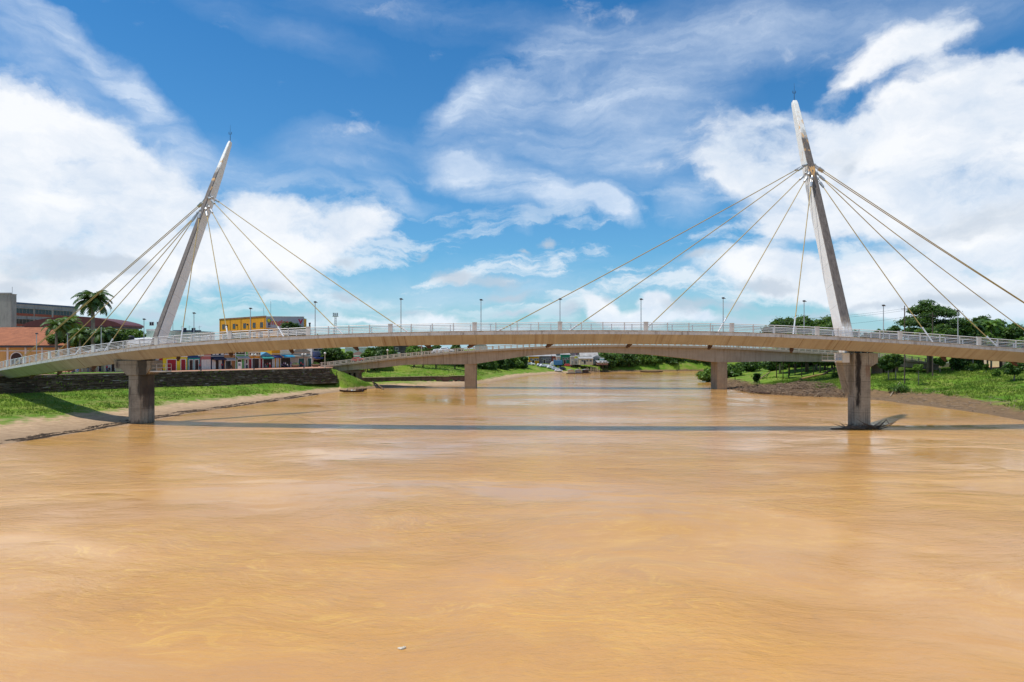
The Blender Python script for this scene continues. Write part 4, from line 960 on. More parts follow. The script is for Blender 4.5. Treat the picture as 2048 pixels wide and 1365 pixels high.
# yellow office with billboard
D = 250; x0 = place(439, 262); base_z = PZ
ang = atan2(238 - 262, place(532, 238) - place(439, 262)); wdt = float(np.hypot(238 - 262, place(532, 238) - place(439, 262)))
hh = zat(637, 247) - PZ
o = house('office_building', 'long yellow orange three-storey office with a stained parapet above the railing', (x0, 262, PZ), ang, wdt, 5, hh, wallmat('amber', (.82, .36, .02), .45), trim=mat('stained_parapet', (.42, .22, .12), .9, .5, 2, streak=((.03, .02, .02), .8)),
          wins=[(wdt * f, z_, 1.9, 1.7, M_glass) for f in (.07, .31, .54, .74, .89) for z_ in (hh - 3.5, hh - 7.0, hh - 10.5)], cat='building', band=[(hh - 4.7, .22, mat('band_brown', (.30, .14, .04)))])
m = MB()
for f in (.02, .25, .49, .70, .98): m.box(wdt * f - .12, wdt * f + .12, -.1, 0, 0, hh)
m.build('pilaster', mat('band_brown', (.3, .14, .04)), o)
for f in (.15, .18, .40, .63): 
    m = MB(); m.box(wdt * f, wdt * f + .6, -.45, -.02, hh - 2.6, hh - 2.0); m.build('air_conditioner', M_dsteel, o)
for lx, hz in ((wdt * .86, 3.6), (wdt * .99, 5.6)):
    m = MB(); m.tube([(lx, 2, hh), (lx - (.5 if hz < 4 else 0), 2, hh + hz)], .05, 4); m.build('aerial', M_dsteel, o)
# billboard faces more to the right-front
p0 = Vector((place(532.5, 237.6), 237.6, 0)); p1 = Vector((place(608, 239.5), 239.5, 0)); ang2 = atan2(p1.y - p0.y, p1.x - p0.x); w2 = (p1 - p0).length
hb = zat(634, 238) - PZ
o = house('office_wing', 'yellow wing carrying a wide grey billboard lettered in red', (p0.x, p0.y, PZ), ang2, w2, 6, hb - .6, wallmat('amber', (.82, .36, .02), .45), roof='flat', wins=[(.6 + 3.4 * k, hb - 5.6, 1.6, 1.2, M_glass) for k in range(4)])
m = MB(); m.box(0, w2, -.35, -.12, hb - 3.9, hb + .0); bbd = m.build('billboard', mat('billboard_grey', (.42, .42, .45), .6, .1, .5), o)
m = MB(); m.box(-.02, w2 + .1, -.5, .4, hb + .02, hb + .14); m.build('billboard_cap', M_whitetrim, bbd)
text_mesh('imagina', 2.35, mat('sign_red', (.62, .10, .05), .6), bbd, (w2 * .33, -.39, hb - 2.0), (R(90), 0, 0), bold=.05)
text_mesh('V', 2.3, mat('sign_crimson', (.50, .03, .08), .6), bbd, (w2 * .915, -.39, hb - 1.7), (R(90), 0, 0), bold=.10)
m = MB(); m.tube([(w2 * .08, -.5, hb - 1.35), (w2 * .08, -.4, hb - 1.35)], .72, 14); m.build('emblem', mat('emblem_green', (.10, .28, .10)), bbd)
m = MB(); m.tube([(w2 * .08, -.56, hb - 1.3), (w2 * .08, -.5, hb - 1.3)], .5, 14); m.build('emblem', mat('emblem_yellow', (.75, .62, .05)), bbd)
m = MB(); m.box(w2 * .08 - .3, w2 * .08 + .3, -.5, -.4, hb - 3.0, hb - 2.25); m.box(w2 * .08 - .45, w2 * .08 + .45, -.5, -.4, hb - 3.5, hb - 3.25); m.build('emblem', mat('emblem_dark', (.08, .09, .14)), bbd)

# big concrete block at far left, market hall, canopy
hc = zat(607, 214) - PZ
M_bconc = mat('weathered_concrete', (.42, .41, .38), .9, .3, .7, col2=(.30, .29, .27), streak=((.07, .065, .06), .8), bump=.2)
xa, ya = place(20, 214), 214; xb2, yb2 = place(153, 238), 238
ang3 = atan2(yb2 - ya, xb2 - xa); w3 = float(np.hypot(yb2 - ya, xb2 - xa))
o = house('office_block', 'grey concrete office block with three dark ribbon window bands, far left', (xa, ya, PZ), ang3, w3, 18, hc, M_bconc, trim=mat('blue_flashing', (.10, .16, .26), .6))
for k, z_ in enumerate((hc - 2.9, hc - 6.3, hc - 9.7)):
    for (fa, fb_) in ((.02, .33), (.35, .60), (.63, .93)):
        m = MB(); m.box(w3 * fa, w3 * fb_, -.06, .02, z_, z_ + 1.5); g = m.build('window_band', M_glass, o)
        mm = MB(); 
        for q in np.arange(w3 * fa, w3 * fb_, 1.25): mm.box(q - .04, q + .04, -.12, -.03, z_, z_ + 1.5)
        mm.box(w3 * fa, w3 * fb_, -.5, -.02, z_ + 1.5, z_ + 1.7); mm.build('mullion', M_bconc, g)
        m = MB(); m.box(w3 * fa, w3 * fb_, -.10, -.0, z_ - .8, z_ - .05); m.build('brick_band', brick, o)
ht = zat(589, 213) - PZ
o = house('stair_tower', 'grey concrete stair tower taller than the block beside it, at the left edge', (place(-40, 213), 213, PZ), 0, place(23, 213) - place(-40, 213), 2.2, ht, M_bconc, trim=M_bconc)
m = MB(); m.tube([(place(20, 213) - place(-40, 213), 1, ht), (place(20, 213) - place(-40, 213), 1, ht + 2.4)], .05, 5); m.build('aerial', M_dsteel, o)
# market hall: ochre wall with arches, wide tiled roof
hm = zat(691, 168) - PZ; xm0, xm1 = place(-150, 168), place(126, 168)
o = house('market_hall', 'ochre market hall with a wide orange tiled roof and a dark arched doorway', (xm0, 168, PZ), 0, xm1 - xm0, 24, hm, wallmat('ochre', (.70, .42, .14), .3), roof='hip_none')
wM = xm1 - xm0
m = MB(); zr = zat(655, 180) - PZ
m.add([(-1.2, -1.2, hm), (wM + 1.2, -1.2, hm), (wM + 1.2, 25, hm), (-1.2, 25, hm), (10, 12, zr), (wM - 11, 12, zr)], [(0, 1, 5, 4), (1, 2, 5), (2, 3, 4, 5), (3, 0, 4), (3, 2, 1, 0)]); m.build('roof', M_tile, o)
m = MB(); m.box(-1, wM + 1, -1.15, -.95, hm - .55, hm - .05)
m.build('gutter', M_dsteel, o)
pm = MB()
for px_ in (16, 52, 85, 118): 
    lx = place(px_, 168) - xm0; pm.box(lx - .22, lx + .22, -.16, 0, 0, hm)
pm.box(0, wM, -.12, 0, hm - 1.5, hm - 1.25); pm.build('pilaster', M_whitetrim, o)
lx = place(34, 168) - xm0; zc = zat(717, 168) - PZ
ar = MB(); ar.prism([(lx + 1.35 * cos(q), zc + 1.35 * sin(q)) for q in np.linspace(0, pi, 16)] + [(lx - 1.35, .1), (lx + 1.35, .1)], 'y', -.10, .02); ao = ar.build('arched_door', M_door_dark, o)
ar = MB()
for q0, q1 in zip(np.linspace(0, pi, 17)[:-1], np.linspace(0, pi, 17)[1:]): ar.obox((lx + 1.45 * cos(q0), -.1, zc + 1.45 * sin(q0)), (lx + 1.45 * cos(q1), -.1, zc + 1.45 * sin(q1)), .16, .22)
ar.box(lx - 1.57, lx - 1.36, -.18, -.02, .1, zc); ar.box(lx + 1.36, lx + 1.57, -.18, -.02, .1, zc); ar.build('arch_trim', M_whitetrim, ao)
# canopy pavilion with curved maroon roof
o = empty('canopy', 'maroon curved canopy roof on dark columns between the market hall and concrete block', 'canopy', (place(45, 192), 192, PZ))
W4 = place(243, 192) - place(45, 192); zt4 = zat(633, 192) - PZ; ze = zat(650, 192) - PZ
for s_ in (1,):
    m = MB(); up = [(W4 * k, ze + (zt4 - ze) * sin(pi * min(max(k, 0.0), 1)) ** .7) for k in np.linspace(0, 1, 21)]
    m.prism(up + [(W4, ze - .5), (0, ze - .5)], 'y', 0, 12); m.build('roof', mat('maroon_sheet', (.16, .055, .05), .55, .25, 1.5, col2=(.10, .04, .035)), o)
    m = MB(); m.box(.4, W4 - .4, .2, 11.5, ze - .9, ze - .52); m.build('truss', M_dsteel, o)
for px_ in (57, 76, 83, 120, 170, 205):
    lx = place(px_, 192) - place(45, 192); m = MB(); m.tube([(lx, 1.5, -.3), (lx, 1.5, ze + .5)], .28, 8); m.build('column', mat('column_brown', (.08, .04, .035)), o)
# houses on the plaza seen under the bridge at left
o = bhouse('pale yellow house on the plaza seen under the footbridge left of the pier', 150, 166, 163, 716, crm, base=PZ, doors=[(.5, .8, 2.2, M_glass)])
o = bhouse('cream plaza building with white corner posts just left of the left pier', 188, 248, 166, 712, wallmat('light_yellow', (.82, .72, .40), .15), base=PZ, doors=[(1.2, 1.1, 2.6, M_door_dark), (3.0, .8, 2.6, M_whitetrim), (4.3, .8, 2.6, M_door_dark)])
# behind the road bridge, left
bhouse('white warehouse with a bright flat roof behind the road bridge', 690, 736, 285, 696, whit, base=5, roof='flat', trim=M_whiteroof)
bhouse('house with a brown hip roof behind the left slope of the road bridge', 694, 730, 262, 713, whit, base=5, roof='hip', rm=mat('brown_tile', (.15, .09, .07), .9, .3, 2), dep=9)
bhouse('dark grey stone building with small windows behind the road bridge', 764, 815, 280, 691, mat('grey_stone', (.13, .11, .105), .9, .4, 2, bump=.5), base=5, wins=[(3.0, 6.2, 1, 1.3, M_glass), (5.6, 6.2, 1, 1.3, M_glass)])
bhouse('stone wing with a red roof strip at the right of the grey stone building', 815.5, 845, 280, 695, mat('grey_stone', (.16, .13, .12), .9, .4, 2, bump=.5), base=5, trim=mat('red_roof', (.45, .08, .04)), wins=[(.6, 5.2, 1, 1.3, M_glass)])
bhouse('low brick shed with a rusty lean-to roof behind the bridge balustrade', 722, 772, 264, 714, brick, base=5, roof='lean', rm=mat('rusty_sheet', (.20, .10, .07), .8, .4, 2), dep=6)
bhouse('pale pink garden wall right of the rusty shed', 768, 800, 262, 707.5, mat('pink_plaster', (.62, .42, .30)), base=5, dep=1, name='garden_wall', cat='wall')
bhouse('pale blue shed below the brown hip roof', 708, 719, 258, 713, wallmat('sky', (.42, .60, .66)), base=5, dep=4)
bhouse('small white house glimpsed between the two bridge decks', 950, 972, 300, 691, whit, base=6, roof='gable_front')

# far settlement under the road bridge
sett = [(1046, 1056, 345, 714, crm, 'flat', 'cream wall house at the left end of the far settlement'), (1058, 1078, 352, 713.5, org, 'lean', 'orange fronted shop in the far settlement'), (1079, 1103, 356, 713, wallmat('slate', (.22, .22, .26), .4), 'lean', 'grey slate shop front in the far settlement'),
        (1104, 1112, 356, 713, brick, 'lean', 'narrow brick red stall in the far settlement'), (1112.5, 1121, 352, 714, wallmat('peach', (.80, .52, .36), .2), 'flat', 'peach canopy stall in the far settlement'), (1122, 1140, 356, 710, wallmat('emerald', (.03, .30, .16), .3), 'lean', 'emerald green warehouse in the far settlement'),
        (1141, 1149, 352, 714, beige, 'flat', 'small beige house right of the green warehouse'), (1149.5, 1158, 352, 713, wallmat('lemon', (.75, .62, .06), .1), 'flat', 'lemon yellow box house in the far settlement'), (1148, 1158, 343, 719, whit, 'flat', 'small white house with one dark window above the grass'),
        (1159, 1186, 340, 718, crm, 'lean', 'long cream stilt house over the grassy bank'), (1161, 1196, 362, 713, whit, 'gable_side', 'house with a broad whitish tin roof behind the stilt house'), (1184, 1204, 350, 716, wallmat('greyhouse', (.34, .33, .34), .4), 'gable_front', 'grey gabled house right of the stilt house'), (1201, 1208, 346, 718, wallmat('aqua', (.30, .52, .52), .3), 'flat', 'small aqua shack at the edge of the dark trees'),
        (1196, 1216, 338, 726, wallmat('shack', (.30, .16, .14), .5), 'lean', 'low dark red waterside shack'), (1104, 1150, 372, 706, wallmat('hillside', (.30, .24, .28), .5), 'lean', 'long dull mauve house on the slope behind the green warehouse'), (1152, 1178, 378, 705.5, wallmat('plum', (.30, .15, .20), .4), 'gable_side', 'plum coloured house on the slope with yellow windows'),
        (1256, 1267, 372, 718, wallmat('rose', (.45, .22, .19), .4), 'flat', 'rose coloured stilt house among the dark far trees'), (1296, 1316, 392, 712, wallmat('lilac', (.45, .42, .48), .4), 'lean', 'pale lilac house with a white roof among the far trees'), (1342, 1350, 384, 719, wallmat('tangerine', (.80, .36, .10), .2), 'flat', 'small orange hut among the far trees'), (1220, 1228, 380, 716, whit, 'flat', 'tiny white hut at the left of the far dark trees')]
for (p0_, p1_, D, pt, wm, rf, lb) in sett:
    wdt_ = (p1_ - p0_) / F * D
    if p0_ >= 1148: D += 13
    wdt_ = (p1_ - p0_) / F * D
    g_min = min(ground(place(p_, D + dd), D + dd) for p_ in (p0_, p1_) for dd in (0, 8))
    gz = max(g_min + .2, 4.3 if p0_ >= 1100 else 3.0)
    hh_ = zat(pt, D) - gz
    sh_ = bhouse(lb, p0_, p1_, D, pt, wm, base=gz, dep=8, roof=rf, rm=M_metalroof, group='houses of the far settlement',
           wins=[(wdt_ * f_, hh_ * .45, min(1.1, wdt_ * .2), 1.0, M_glass) for f_ in ((.15, .5, .75) if wdt_ > 4 else (.4,))], doors=[(wdt_ * .32, min(1.0, wdt_ * .2), min(2.0, hh_ * .7), M_door_dark)])
    if gz - g_min > 1.6:
        x0_, y0_ = place(p0_, D), D
        for fx_ in (.08, .5, .92):
            m = MB(); m.tube([(wdt_ * fx_, .3, g_min - gz - 1), (wdt_ * fx_, .3, 0)], .12, 5); m.tube([(wdt_ * fx_, 7.5, g_min - gz - 1), (wdt_ * fx_, 7.5, 0)], .12, 5); m.build('stilt', M_bark, sh_)
# floating shacks and jetty by the far shore
for i, (px_, D, lb) in enumerate(((1142, 331, 'white fishing shack raft at the far shore'), (1157, 333, 'grey roofed raft moored at the far shore'), (1171, 336, 'dark raft house nearest the far jetty stakes'))):
    o = empty('raft_house', lb, 'raft house', (place(px_, D), D, 0), 0, 'raft houses at the far shore')
    m = MB(); m.box(-2.2, 2.4, -1.6, 1.6, -.1, .35); m.build('raft', mat('raft_wood', (.12, .08, .06), .9, .3, 3), o)
    m = MB(); m.box(-1.6, 1.4, -1.1, 1.1, .35, 1.7); m.build('wall', (crm, M_metalroof, mat('raft_wood', (.1, .08, .06)))[i], o)
    m = MB(); m.prism([(-1.9, 1.7), (1.8, 1.7), (0, 2.2)], 'y', -1.4, 1.4); m.build('roof', M_metalroof, o)
o = empty('jetty', 'far jetty of thin pale wooden stakes at the shore beside the rafts', 'jetty', (place(1186, 338), 338, 0))
m = MB()
for k in range(26): 
    x_, y_ = random.uniform(-3.4, 3.4), random.uniform(-2, 2); m.tube([(x_, y_, -1), (x_ + random.uniform(-.2, .2), y_, random.uniform(1.6, 3.6))], .07, 4)
m.build('stake', mat('stake_wood', (.55, .42, .30), .9, .2, 3), o)
m = MB(); 
for z_ in (.9, 1.7): m.obox((-3.4, -1, z_), (3.4, -1.2, z_ + .2), .1, .1); m.obox((-3.4, 1, z_), (3.4, 1.2, z_ + .1), .1, .1)
m.build('crossbar', mat('stake_wood', (.5, .4, .3)), o)

# right bank buildings
M_road = mat('laterite_road', (.50, .24, .15), .95, .25, 1.0)
bhouse('pale cream building with a row of vertical slits at the right edge under the footbridge', 1988, 2010, 205, 719, crm, base=5.6, dep=10, ang=-.35, wins=[(.5, 2.4, .3, 2.0, M_glass), (1.4, 2.4, .3, 2.0, M_glass), (2.3, 2.4, .3, 2.0, M_glass)])
bhouse('long cream wall building behind the shrub at the right edge', 2010.5, 2075, 200, 722, wallmat('light_yellow', (.82, .72, .40)), base=5.2, dep=8, wins=[(1.0, 2.0, 1.4, .6, M_glass)])
bhouse('dark doored house beyond the orange road on the right bank', 1945, 1974, 236, 716, wallmat('sand', (.5, .4, .28)), base=5.8, dep=8, roof='gable_side', rm=M_metalroof, doors=[(2.8, 1.7, 2.6, M_door_dark)])
bhouse('low peach coloured retaining wall right of the road bridge end', 1882, 1946, 214, 727, mat('pink_plaster', (.56, .40, .30)), base=4.0, dep=1, name='retaining_wall', cat='wall')
# retaining wall beyond the road bridge, left shore
Lb = float(np.linalg.norm(B1 - B0)); o = empty('retaining_wall', 'low brown plank-like retaining wall above the sandy beach beyond the road bridge', 'wall', (float(B0[0]), float(B0[1]), 0), atan2(_e[1], _e[0]))
m = MB()
for k in range(int(Lb / .8)): m.box(k * .8, k * .8 + .78, -.35 + .05 * (k % 2), .9, -.5, 2.35 - .006 * k)
m.build('wall_face', mat('plank_brown', (.21, .12, .085), .9, .35, 2, streak=((.06, .04, .03), .6)), o)
m = MB(); m.box(0, Lb, -.42, .95, 2.36, 2.46); m.build('coping', mat('coping2', (.35, .24, .17)), o)

# radio mast, utility poles
D = 300; o = empty('radio_tower', 'slim grey radio tower with a ring of antennas above the footbridge railing', 'tower', (place(671, D), D, 5))
m = MB(); zt_ = zat(627, D) - 5
for a in (0, 2.09, 4.19): m.tube([(.9 * cos(a), .9 * sin(a), 0), (.35 * cos(a), .35 * sin(a), zt_)], .07, 4)
for z_ in np.arange(0, zt_, 1.0): 
    r_ = .9 - .55 * z_ / zt_
    for a in (0, 2.09, 4.19): m.obox((r_ * cos(a), r_ * sin(a), z_), (r_ * cos(a + 2.09), r_ * sin(a + 2.09), z_ + .5), .05, .05)
m.build('lattice', M_dsteel, o)
for a in (0, 1.05, 2.09, 3.14, 4.19, 5.2):
    m = MB(); m.box(-.12 + 1.0 * cos(a), .12 + 1.0 * cos(a), -.12 + 1.0 * sin(a), .12 + 1.0 * sin(a), zt_ - 1.4, zt_ + .2); m.build('antenna', M_steel, o)
m = MB(); m.box(-1.2, 1.2, -1.2, 1.2, zt_ - 1.5, zt_ - 1.38); m.build('platform', M_steel, o)
D = 235; o = empty('chimney_pipe', 'short dark pipe standing above the railing right of the billboard', 'pipe', (place(619.5, D), D, PZ)); m = MB(); m.tube([(0, 0, 0), (0, 0, zat(648, D) - PZ)], .28, 8); m.build('shaft', M_dsteel, o); m = MB(); m.tube([(0, 0, zat(648, D) - PZ), (0, 0, zat(647, D) - PZ + .2)], .4, 8); m.build('cap', M_dsteel, o)
poles = [(1809, 612, 172, 'utility pole in front of the tiered tree, the taller left one'), (1865, 625, 176, 'utility pole in the middle of the tiered tree'), (1958, 664, 186, 'short utility pole in front of the palms, right of the tiered tree')]
tops = []
for px_, pt, D, lb in poles:
    g = ground(place(px_, D), D); o = empty('utility_pole', lb, 'utility pole', (place(px_, D), D, g), 0, 'utility poles on the right bank'); zt_ = zat(pt, D) - g
    m = MB(); m.tube([(0, 0, -.5), (0, 0, zt_)], [.17, .12], 8); m.build('pole', mat('old_wood', (.13, .10, .08), .9, .3, 3), o)
    m = MB(); m.box(-.9, .9, -.06, .06, zt_ - .9, zt_ - .75); m.build('crossarm', mat('old_wood', (.13, .10, .08)), o)
    tops.append((place(px_, D), D, g + zt_ - .7))
tops = [(place(1560, 178), 178, zat(640, 178))] + tops + [(place(2120, 190), 190, zat(690, 190))]
o = empty('power_line', 'thin power lines running from the trees to the utility poles on the right bank', 'power line', tops[1])
for dz in (0, -.5, -2.2):
    m = MB()
    for a, b_ in zip(tops[:-1], tops[1:]):
        pts = [Vector(a).lerp(Vector(b_), k) + Vector((0, 0, dz - 5.0 * k * (1 - k) * .35)) - Vector(tops[1]) for k in np.linspace(0, 1, 9)]
        m.tube(pts, .022, 4, cap=False)
    m.build('wire', M_dsteel, o)

# ------------------------------------------------------------------ cars
def make_car(name, label, paint, group=None, L=4.1, Wc=1.7, Hc=1.48, cat='car'):
    o = empty(name, label, cat, (0, 0, 0), 0, group)
    prof = [(-L / 2, .35), (-L / 2, .80), (-L / 2 + .25, 1.0), (-L / 2 + .75, Hc), (.35, Hc), (1.05, .98), (L / 2 - .2, .82), (L / 2, .62), (L / 2, .35)]
    v = []; n = len(prof)
    for y, sc in ((-Wc / 2, .0), (-Wc / 2 + .1, 1), (Wc / 2 - .1, 1), (Wc / 2, 0)):
        for x, z in prof:
            inset = 0 if sc else .06
            yy = y * (.84 if z > 1.1 else 1)
            v.append((x * (1 - inset * .3), yy, z - (0.04 if not sc else 0)))
    f = []
    for r_ in range(3):
        for k in range(n): f.append((r_ * n + k, r_ * n + (k + 1) % n, (r_ + 1) * n + (k + 1) % n, (r_ + 1) * n + k))
    f.append(tuple(range(n - 1, -1, -1))); f.append(tuple(range(3 * n, 4 * n)))
    MB().add(v, f).build('body', paint, o, smooth=False, bevel=.05)
    for s_ in (-1, 1):
        m = MB(); yy = s_ * (Wc / 2 * .86)
        m.prism([(-L / 2 + .62, .98), (-L / 2 + .95, Hc - .12), (.28, Hc - .12), (.85, .98)], 'y', yy - .04, yy + .04); m.build('side_window', M_glass, o)
    m = MB(); m.add([(.42, -.62, Hc - .02), (.42, .62, Hc - .02), (1.06, .68, 1.01), (1.06, -.68, 1.01), (.45, -.62, Hc + .015), (.45, .62, Hc + .015), (1.10, .68, 1.04), (1.10, -.68, 1.04)], [(0, 1, 2, 3), (7, 6, 5, 4), (0, 4, 5, 1), (1, 5, 6, 2), (2, 6, 7, 3), (3, 7, 4, 0)]); m.build('windscreen', M_glass, o)
    for x in (-L * .31, L * .31):
        for s_ in (-1, 1):
            m = MB(); m.tube([(x, s_ * (Wc / 2 - .2), .32), (x, s_ * (Wc / 2 + .01), .32)], .32, 14); wl = m.build('wheel', M_tyre, o)
            m = MB(); m.tube([(x, s_ * (Wc / 2 - .02), .32), (x, s_ * (Wc / 2 + .025), .32)], .19, 10); m.build('rim', M_steel, wl)
    for s_ in (-1, 1):
        m = MB(); m.box(L / 2 - .12, L / 2 + .012, s_ * .62 - .16, s_ * .62 + .16, .62, .78); m.build('headlight', M_white, o)
        m = MB(); m.box(-L / 2 - .012, -L / 2 + .05, s_ * .66 - .12, s_ * .66 + .12, .74, .95); m.build('tail_light', M_door_red, o)
    return o
P_white = mat('paint_white', (.80, .80, .80), .25, .03, spec=.6); P_red = mat('paint_red', (.50, .03, .03), .3, .05, spec=.6); P_dark = mat('paint_dark', (.03, .04, .055), .25, .05, spec=.6); P_silver = mat('paint_silver', (.50, .52, .54), .3, .05, metal=.4); P_blue = mat('paint_blue', (.08, .22, .40), .3, .05)
def on_bridge(o, px, lane):
    D = 202.4 + lane; x = place(px, D); D = yb(x) + 200 + lane; x = place(px, D)
    z = pz(x, top_px) + .02; dz = pz(x + 1, top_px) - pz(x - 1, top_px)
    o.location = (x, D, z); o.rotation_euler = (0, -math.atan(dz / 2), -.068)
on_bridge(make_car('parked_car', 'larger white hatchback climbing the road bridge, right one of the white pair', P_white, 'white cars on the road bridge', 4.6, 1.8, 1.75), 893, 2.4)
on_bridge(make_car('parked_car', 'smaller white car just behind the white hatchback on the road bridge', P_white, 'white cars on the road bridge', 3.9, 1.7, 1.5), 877, 2.6)
on_bridge(make_car('parked_car', 'red car low on the left slope of the road bridge', P_red), 717, 3.0)
o = make_car('parked_car', 'dark blue car parked by the orange road on the right bank', P_dark); xx = place(1955, 192); o.location = (xx, 192, ground(xx, 192) + .02); o.rotation_euler = (0, 0, -.5)
far_lot = [(1062, 337, P_white, 'white car left of all in the far riverside car park'), (1081, 336, P_silver, 'silver car in the far riverside car park, beside a white one'), (1087, 335, P_white, 'white car near the left of the far car park row'), (1095, 336, P_white, 'white car in the middle of the far car park row'), (1102, 334, P_white, 'white van-like car right of the middle of the far row'), (1111, 333, P_silver, 'silver car sloping to the right end of the far row'), (1117, 331, P_white, 'white car lowest at the right end of the far row'), (1124, 336, P_dark, 'dark car among the far stalls'), (1108, 345, P_red, 'red car behind the far car park row'), (1136, 345, P_red, 'red car in front of the emerald warehouse')]
protos = {}
for i, (px_, D, pm_, lb) in enumerate(far_lot):
    if pm_.name not in protos: o = make_car('parked_car', lb, pm_, 'cars parked by the far settlement'); protos[pm_.name] = o
    else: o = copy_tree(protos[pm_.name]); o['label'] = lb
    D += 9; xx = place(px_, D); o.location = (xx, D, ground(xx, D) + .02); o.rotation_euler = (0, 0, random.uniform(-.4, .4))
o = empty('delivery_truck', 'blue covered truck standing in front of the far slate shop', 'truck', (place(1116, 350), 350, ground(place(1116, 350), 350)))
m = MB(); m.box(-2.2, 2.2, -1.1, 1.1, .9, 3.3); m.build('cargo_box', P_blue, o, bevel=.1)
m = MB(); m.prism([(-4, .6), (-2.3, .6), (-2.3, 2.6), (-3.2, 2.6), (-4, 1.6)], 'y', -1.05, 1.05); m.build('cab', P_white, o, bevel=.1)
for x in (-3.1, -1.0, 1.3):
    for s_ in (-1, 1): m = MB(); m.tube([(x, s_ * .8, .5), (x, s_ * 1.12, .5)], .5, 12); m.build('wheel', M_tyre, o)

# ------------------------------------------------------------------ people
def skin_mesh(chains, rads):
    """body grown with a skin modifier over connected joints, baked to a mesh"""
    names = list(chains['v']); idx_ = {n_: i for i, n_ in enumerate(names)}
    me = bpy.data.meshes.new('tmp'); me.from_pydata([chains['v'][n_] for n_ in names], [(idx_[a], idx_[b]) for a, b in chains['e']], [])
    o = bpy.data.objects.new('tmp', me); COL.objects.link(o)
    o.modifiers.new('skin', 'SKIN'); 
    if not me.skin_vertices: me.attributes
    for i, n_ in enumerate(names):
        me.skin_vertices[0].data[i].radius = (rads[n_], rads[n_]); me.skin_vertices[0].data[i].use_root = (i == 0)
    sb = o.modifiers.new('sub', 'SUBSURF'); sb.levels = 1; sb.render_levels = 1
    r = bpy.data.meshes.new_from_object(o.evaluated_get(bpy.context.evaluated_depsgraph_get()))
    bpy.data.objects.remove(o); bpy.data.meshes.remove(me)
    return r
def body_joints(pose):
    J = dict(pel=(0, 0, .95), waist=(0, 0, 1.1), chest=(0, 0, 1.32), neck=(0, -.01, 1.50), chin=(0, -.03, 1.58), head=(0, -.02, 1.66), crown=(0, -.01, 1.74))
    for s_, n_ in ((-1, 'l'), (1, 'r')):
        J['sh' + n_] = (s_ * .17, 0, 1.42); J['el' + n_] = (s_ * .24, .02, 1.14); J['wr' + n_] = (s_ * .25, -.06, .90); J['ha' + n_] = (s_ * .24, -.09, .80)
        J['hp' + n_] = (s_ * .09, 0, .90); J['kn' + n_] = (s_ * .10, -.02, .50); J['an' + n_] = (s_ * .10, .02, .08); J['to' + n_] = (s_ * .11, -.14, .03)
    if pose == 'walk':
        J['knl'] = (-.10, -.16, .52); J['anl'] = (-.10, -.18, .10); J['tol'] = (-.10, -.33, .05); J['knr'] = (.10, .05, .50); J['anr'] = (.10, .27, .13); J['tor'] = (.10, .15, .03)
        J['wrl'] = (-.24, .12, .93); J['hal'] = (-.24, .12, .84); J['wrr'] = (.24, -.18, .95); J['har'] = (.24, -.24, .88)
    if pose == 'sit':
        for k in list(J):
            if k[:2] not in ('kn', 'an', 'to', 'hp'): x, y, z = J[k]; J[k] = (x, y, z - .47)
        J['pel'] = (0, 0, .50)
        for s_, n_ in ((-1, 'l'), (1, 'r')):
            J['hp' + n_] = (s_ * .09, -.02, .50); J['kn' + n_] = (s_ * .13, -.44, .50); J['an' + n_] = (s_ * .13, -.42, .08); J['to' + n_] = (s_ * .13, -.58, .03)
            J['el' + n_] = (s_ * .25, -.06, .72); J['wr' + n_] = (s_ * .16, -.30, .62); J['ha' + n_] = (s_ * .14, -.38, .60)
    return J
RAD = dict(pel=.13, waist=.125, chest=.15, neck=.055, chin=.075, head=.095, crown=.06, sh=.065, el=.045, wr=.032, ha=.035, hp=.09, kn=.062, an=.042, to=.04)
BE = [('pel', 'waist'), ('waist', 'chest'), ('chest', 'neck'), ('neck', 'chin'), ('chin', 'head'), ('head', 'crown')] + [(a + s_, b_ + s_) for s_ in 'lr' for a, b_ in (('sh', 'el'), ('el', 'wr'), ('wr', 'ha'), ('hp', 'kn'), ('kn', 'an'), ('an', 'to'))] + [('chest', 'shl'), ('chest', 'shr'), ('pel', 'hpl'), ('pel', 'hpr')]
skins = [mat('skin_tan', (.36, .20, .12), .6, .05), mat('skin_brown', (.20, .10, .06), .6, .05)]
PB = {}
for pose in ('stand', 'walk', 'sit'):
    J = body_joints(pose); rd = {k: RAD.get(k, RAD.get(k[:2], .05)) for k in J}
    body = skin_mesh(dict(v=J, e=BE), rd)
    def sub(keys, grow, cut=None):
        JJ = {k: J[k] for k in keys}
        if cut: JJ.update(cut)
        E = [(a, b_) for a, b_ in BE if a in JJ and b_ in JJ]
        return skin_mesh(dict(v=JJ, e=E), {k: rd[k] + grow for k in JJ})
    shirt = sub(['pel', 'waist', 'chest', 'shl', 'shr', 'ell', 'elr'], .018)
    trou = sub(['pel', 'hpl', 'hpr', 'knl', 'knr', 'anl', 'anr'], .016)
    hair = skin_mesh(dict(v={'a': tuple(np.array(J['head']) + (0, .02, .03)), 'b': tuple(np.array(J['crown']) + (0, .01, .0))}, e=[('a', 'b')]), {'a': .098, 'b': .072})
    PB[pose] = (body, shirt, trou, hair)
def person(label, loc, rz, pose, shirt, trou, sk=0, group=None):
    o = empty('person', label, 'person', loc, rz, group); b_ = PB[pose]
    for nm, me_, mt in (('body', b_[0], skins[sk]), ('shirt', b_[1], mat('cloth_%s' % shirt[0], shirt[1], .9, .1)), ('trousers', b_[2], mat('cloth_%s' % trou[0], trou[1], .9, .1)), ('hair', b_[3], mat('hair_black', (.015, .012, .01), .7))):
        me2 = me_.copy(); link(nm, me2, mt, o, smooth=True)
    return o
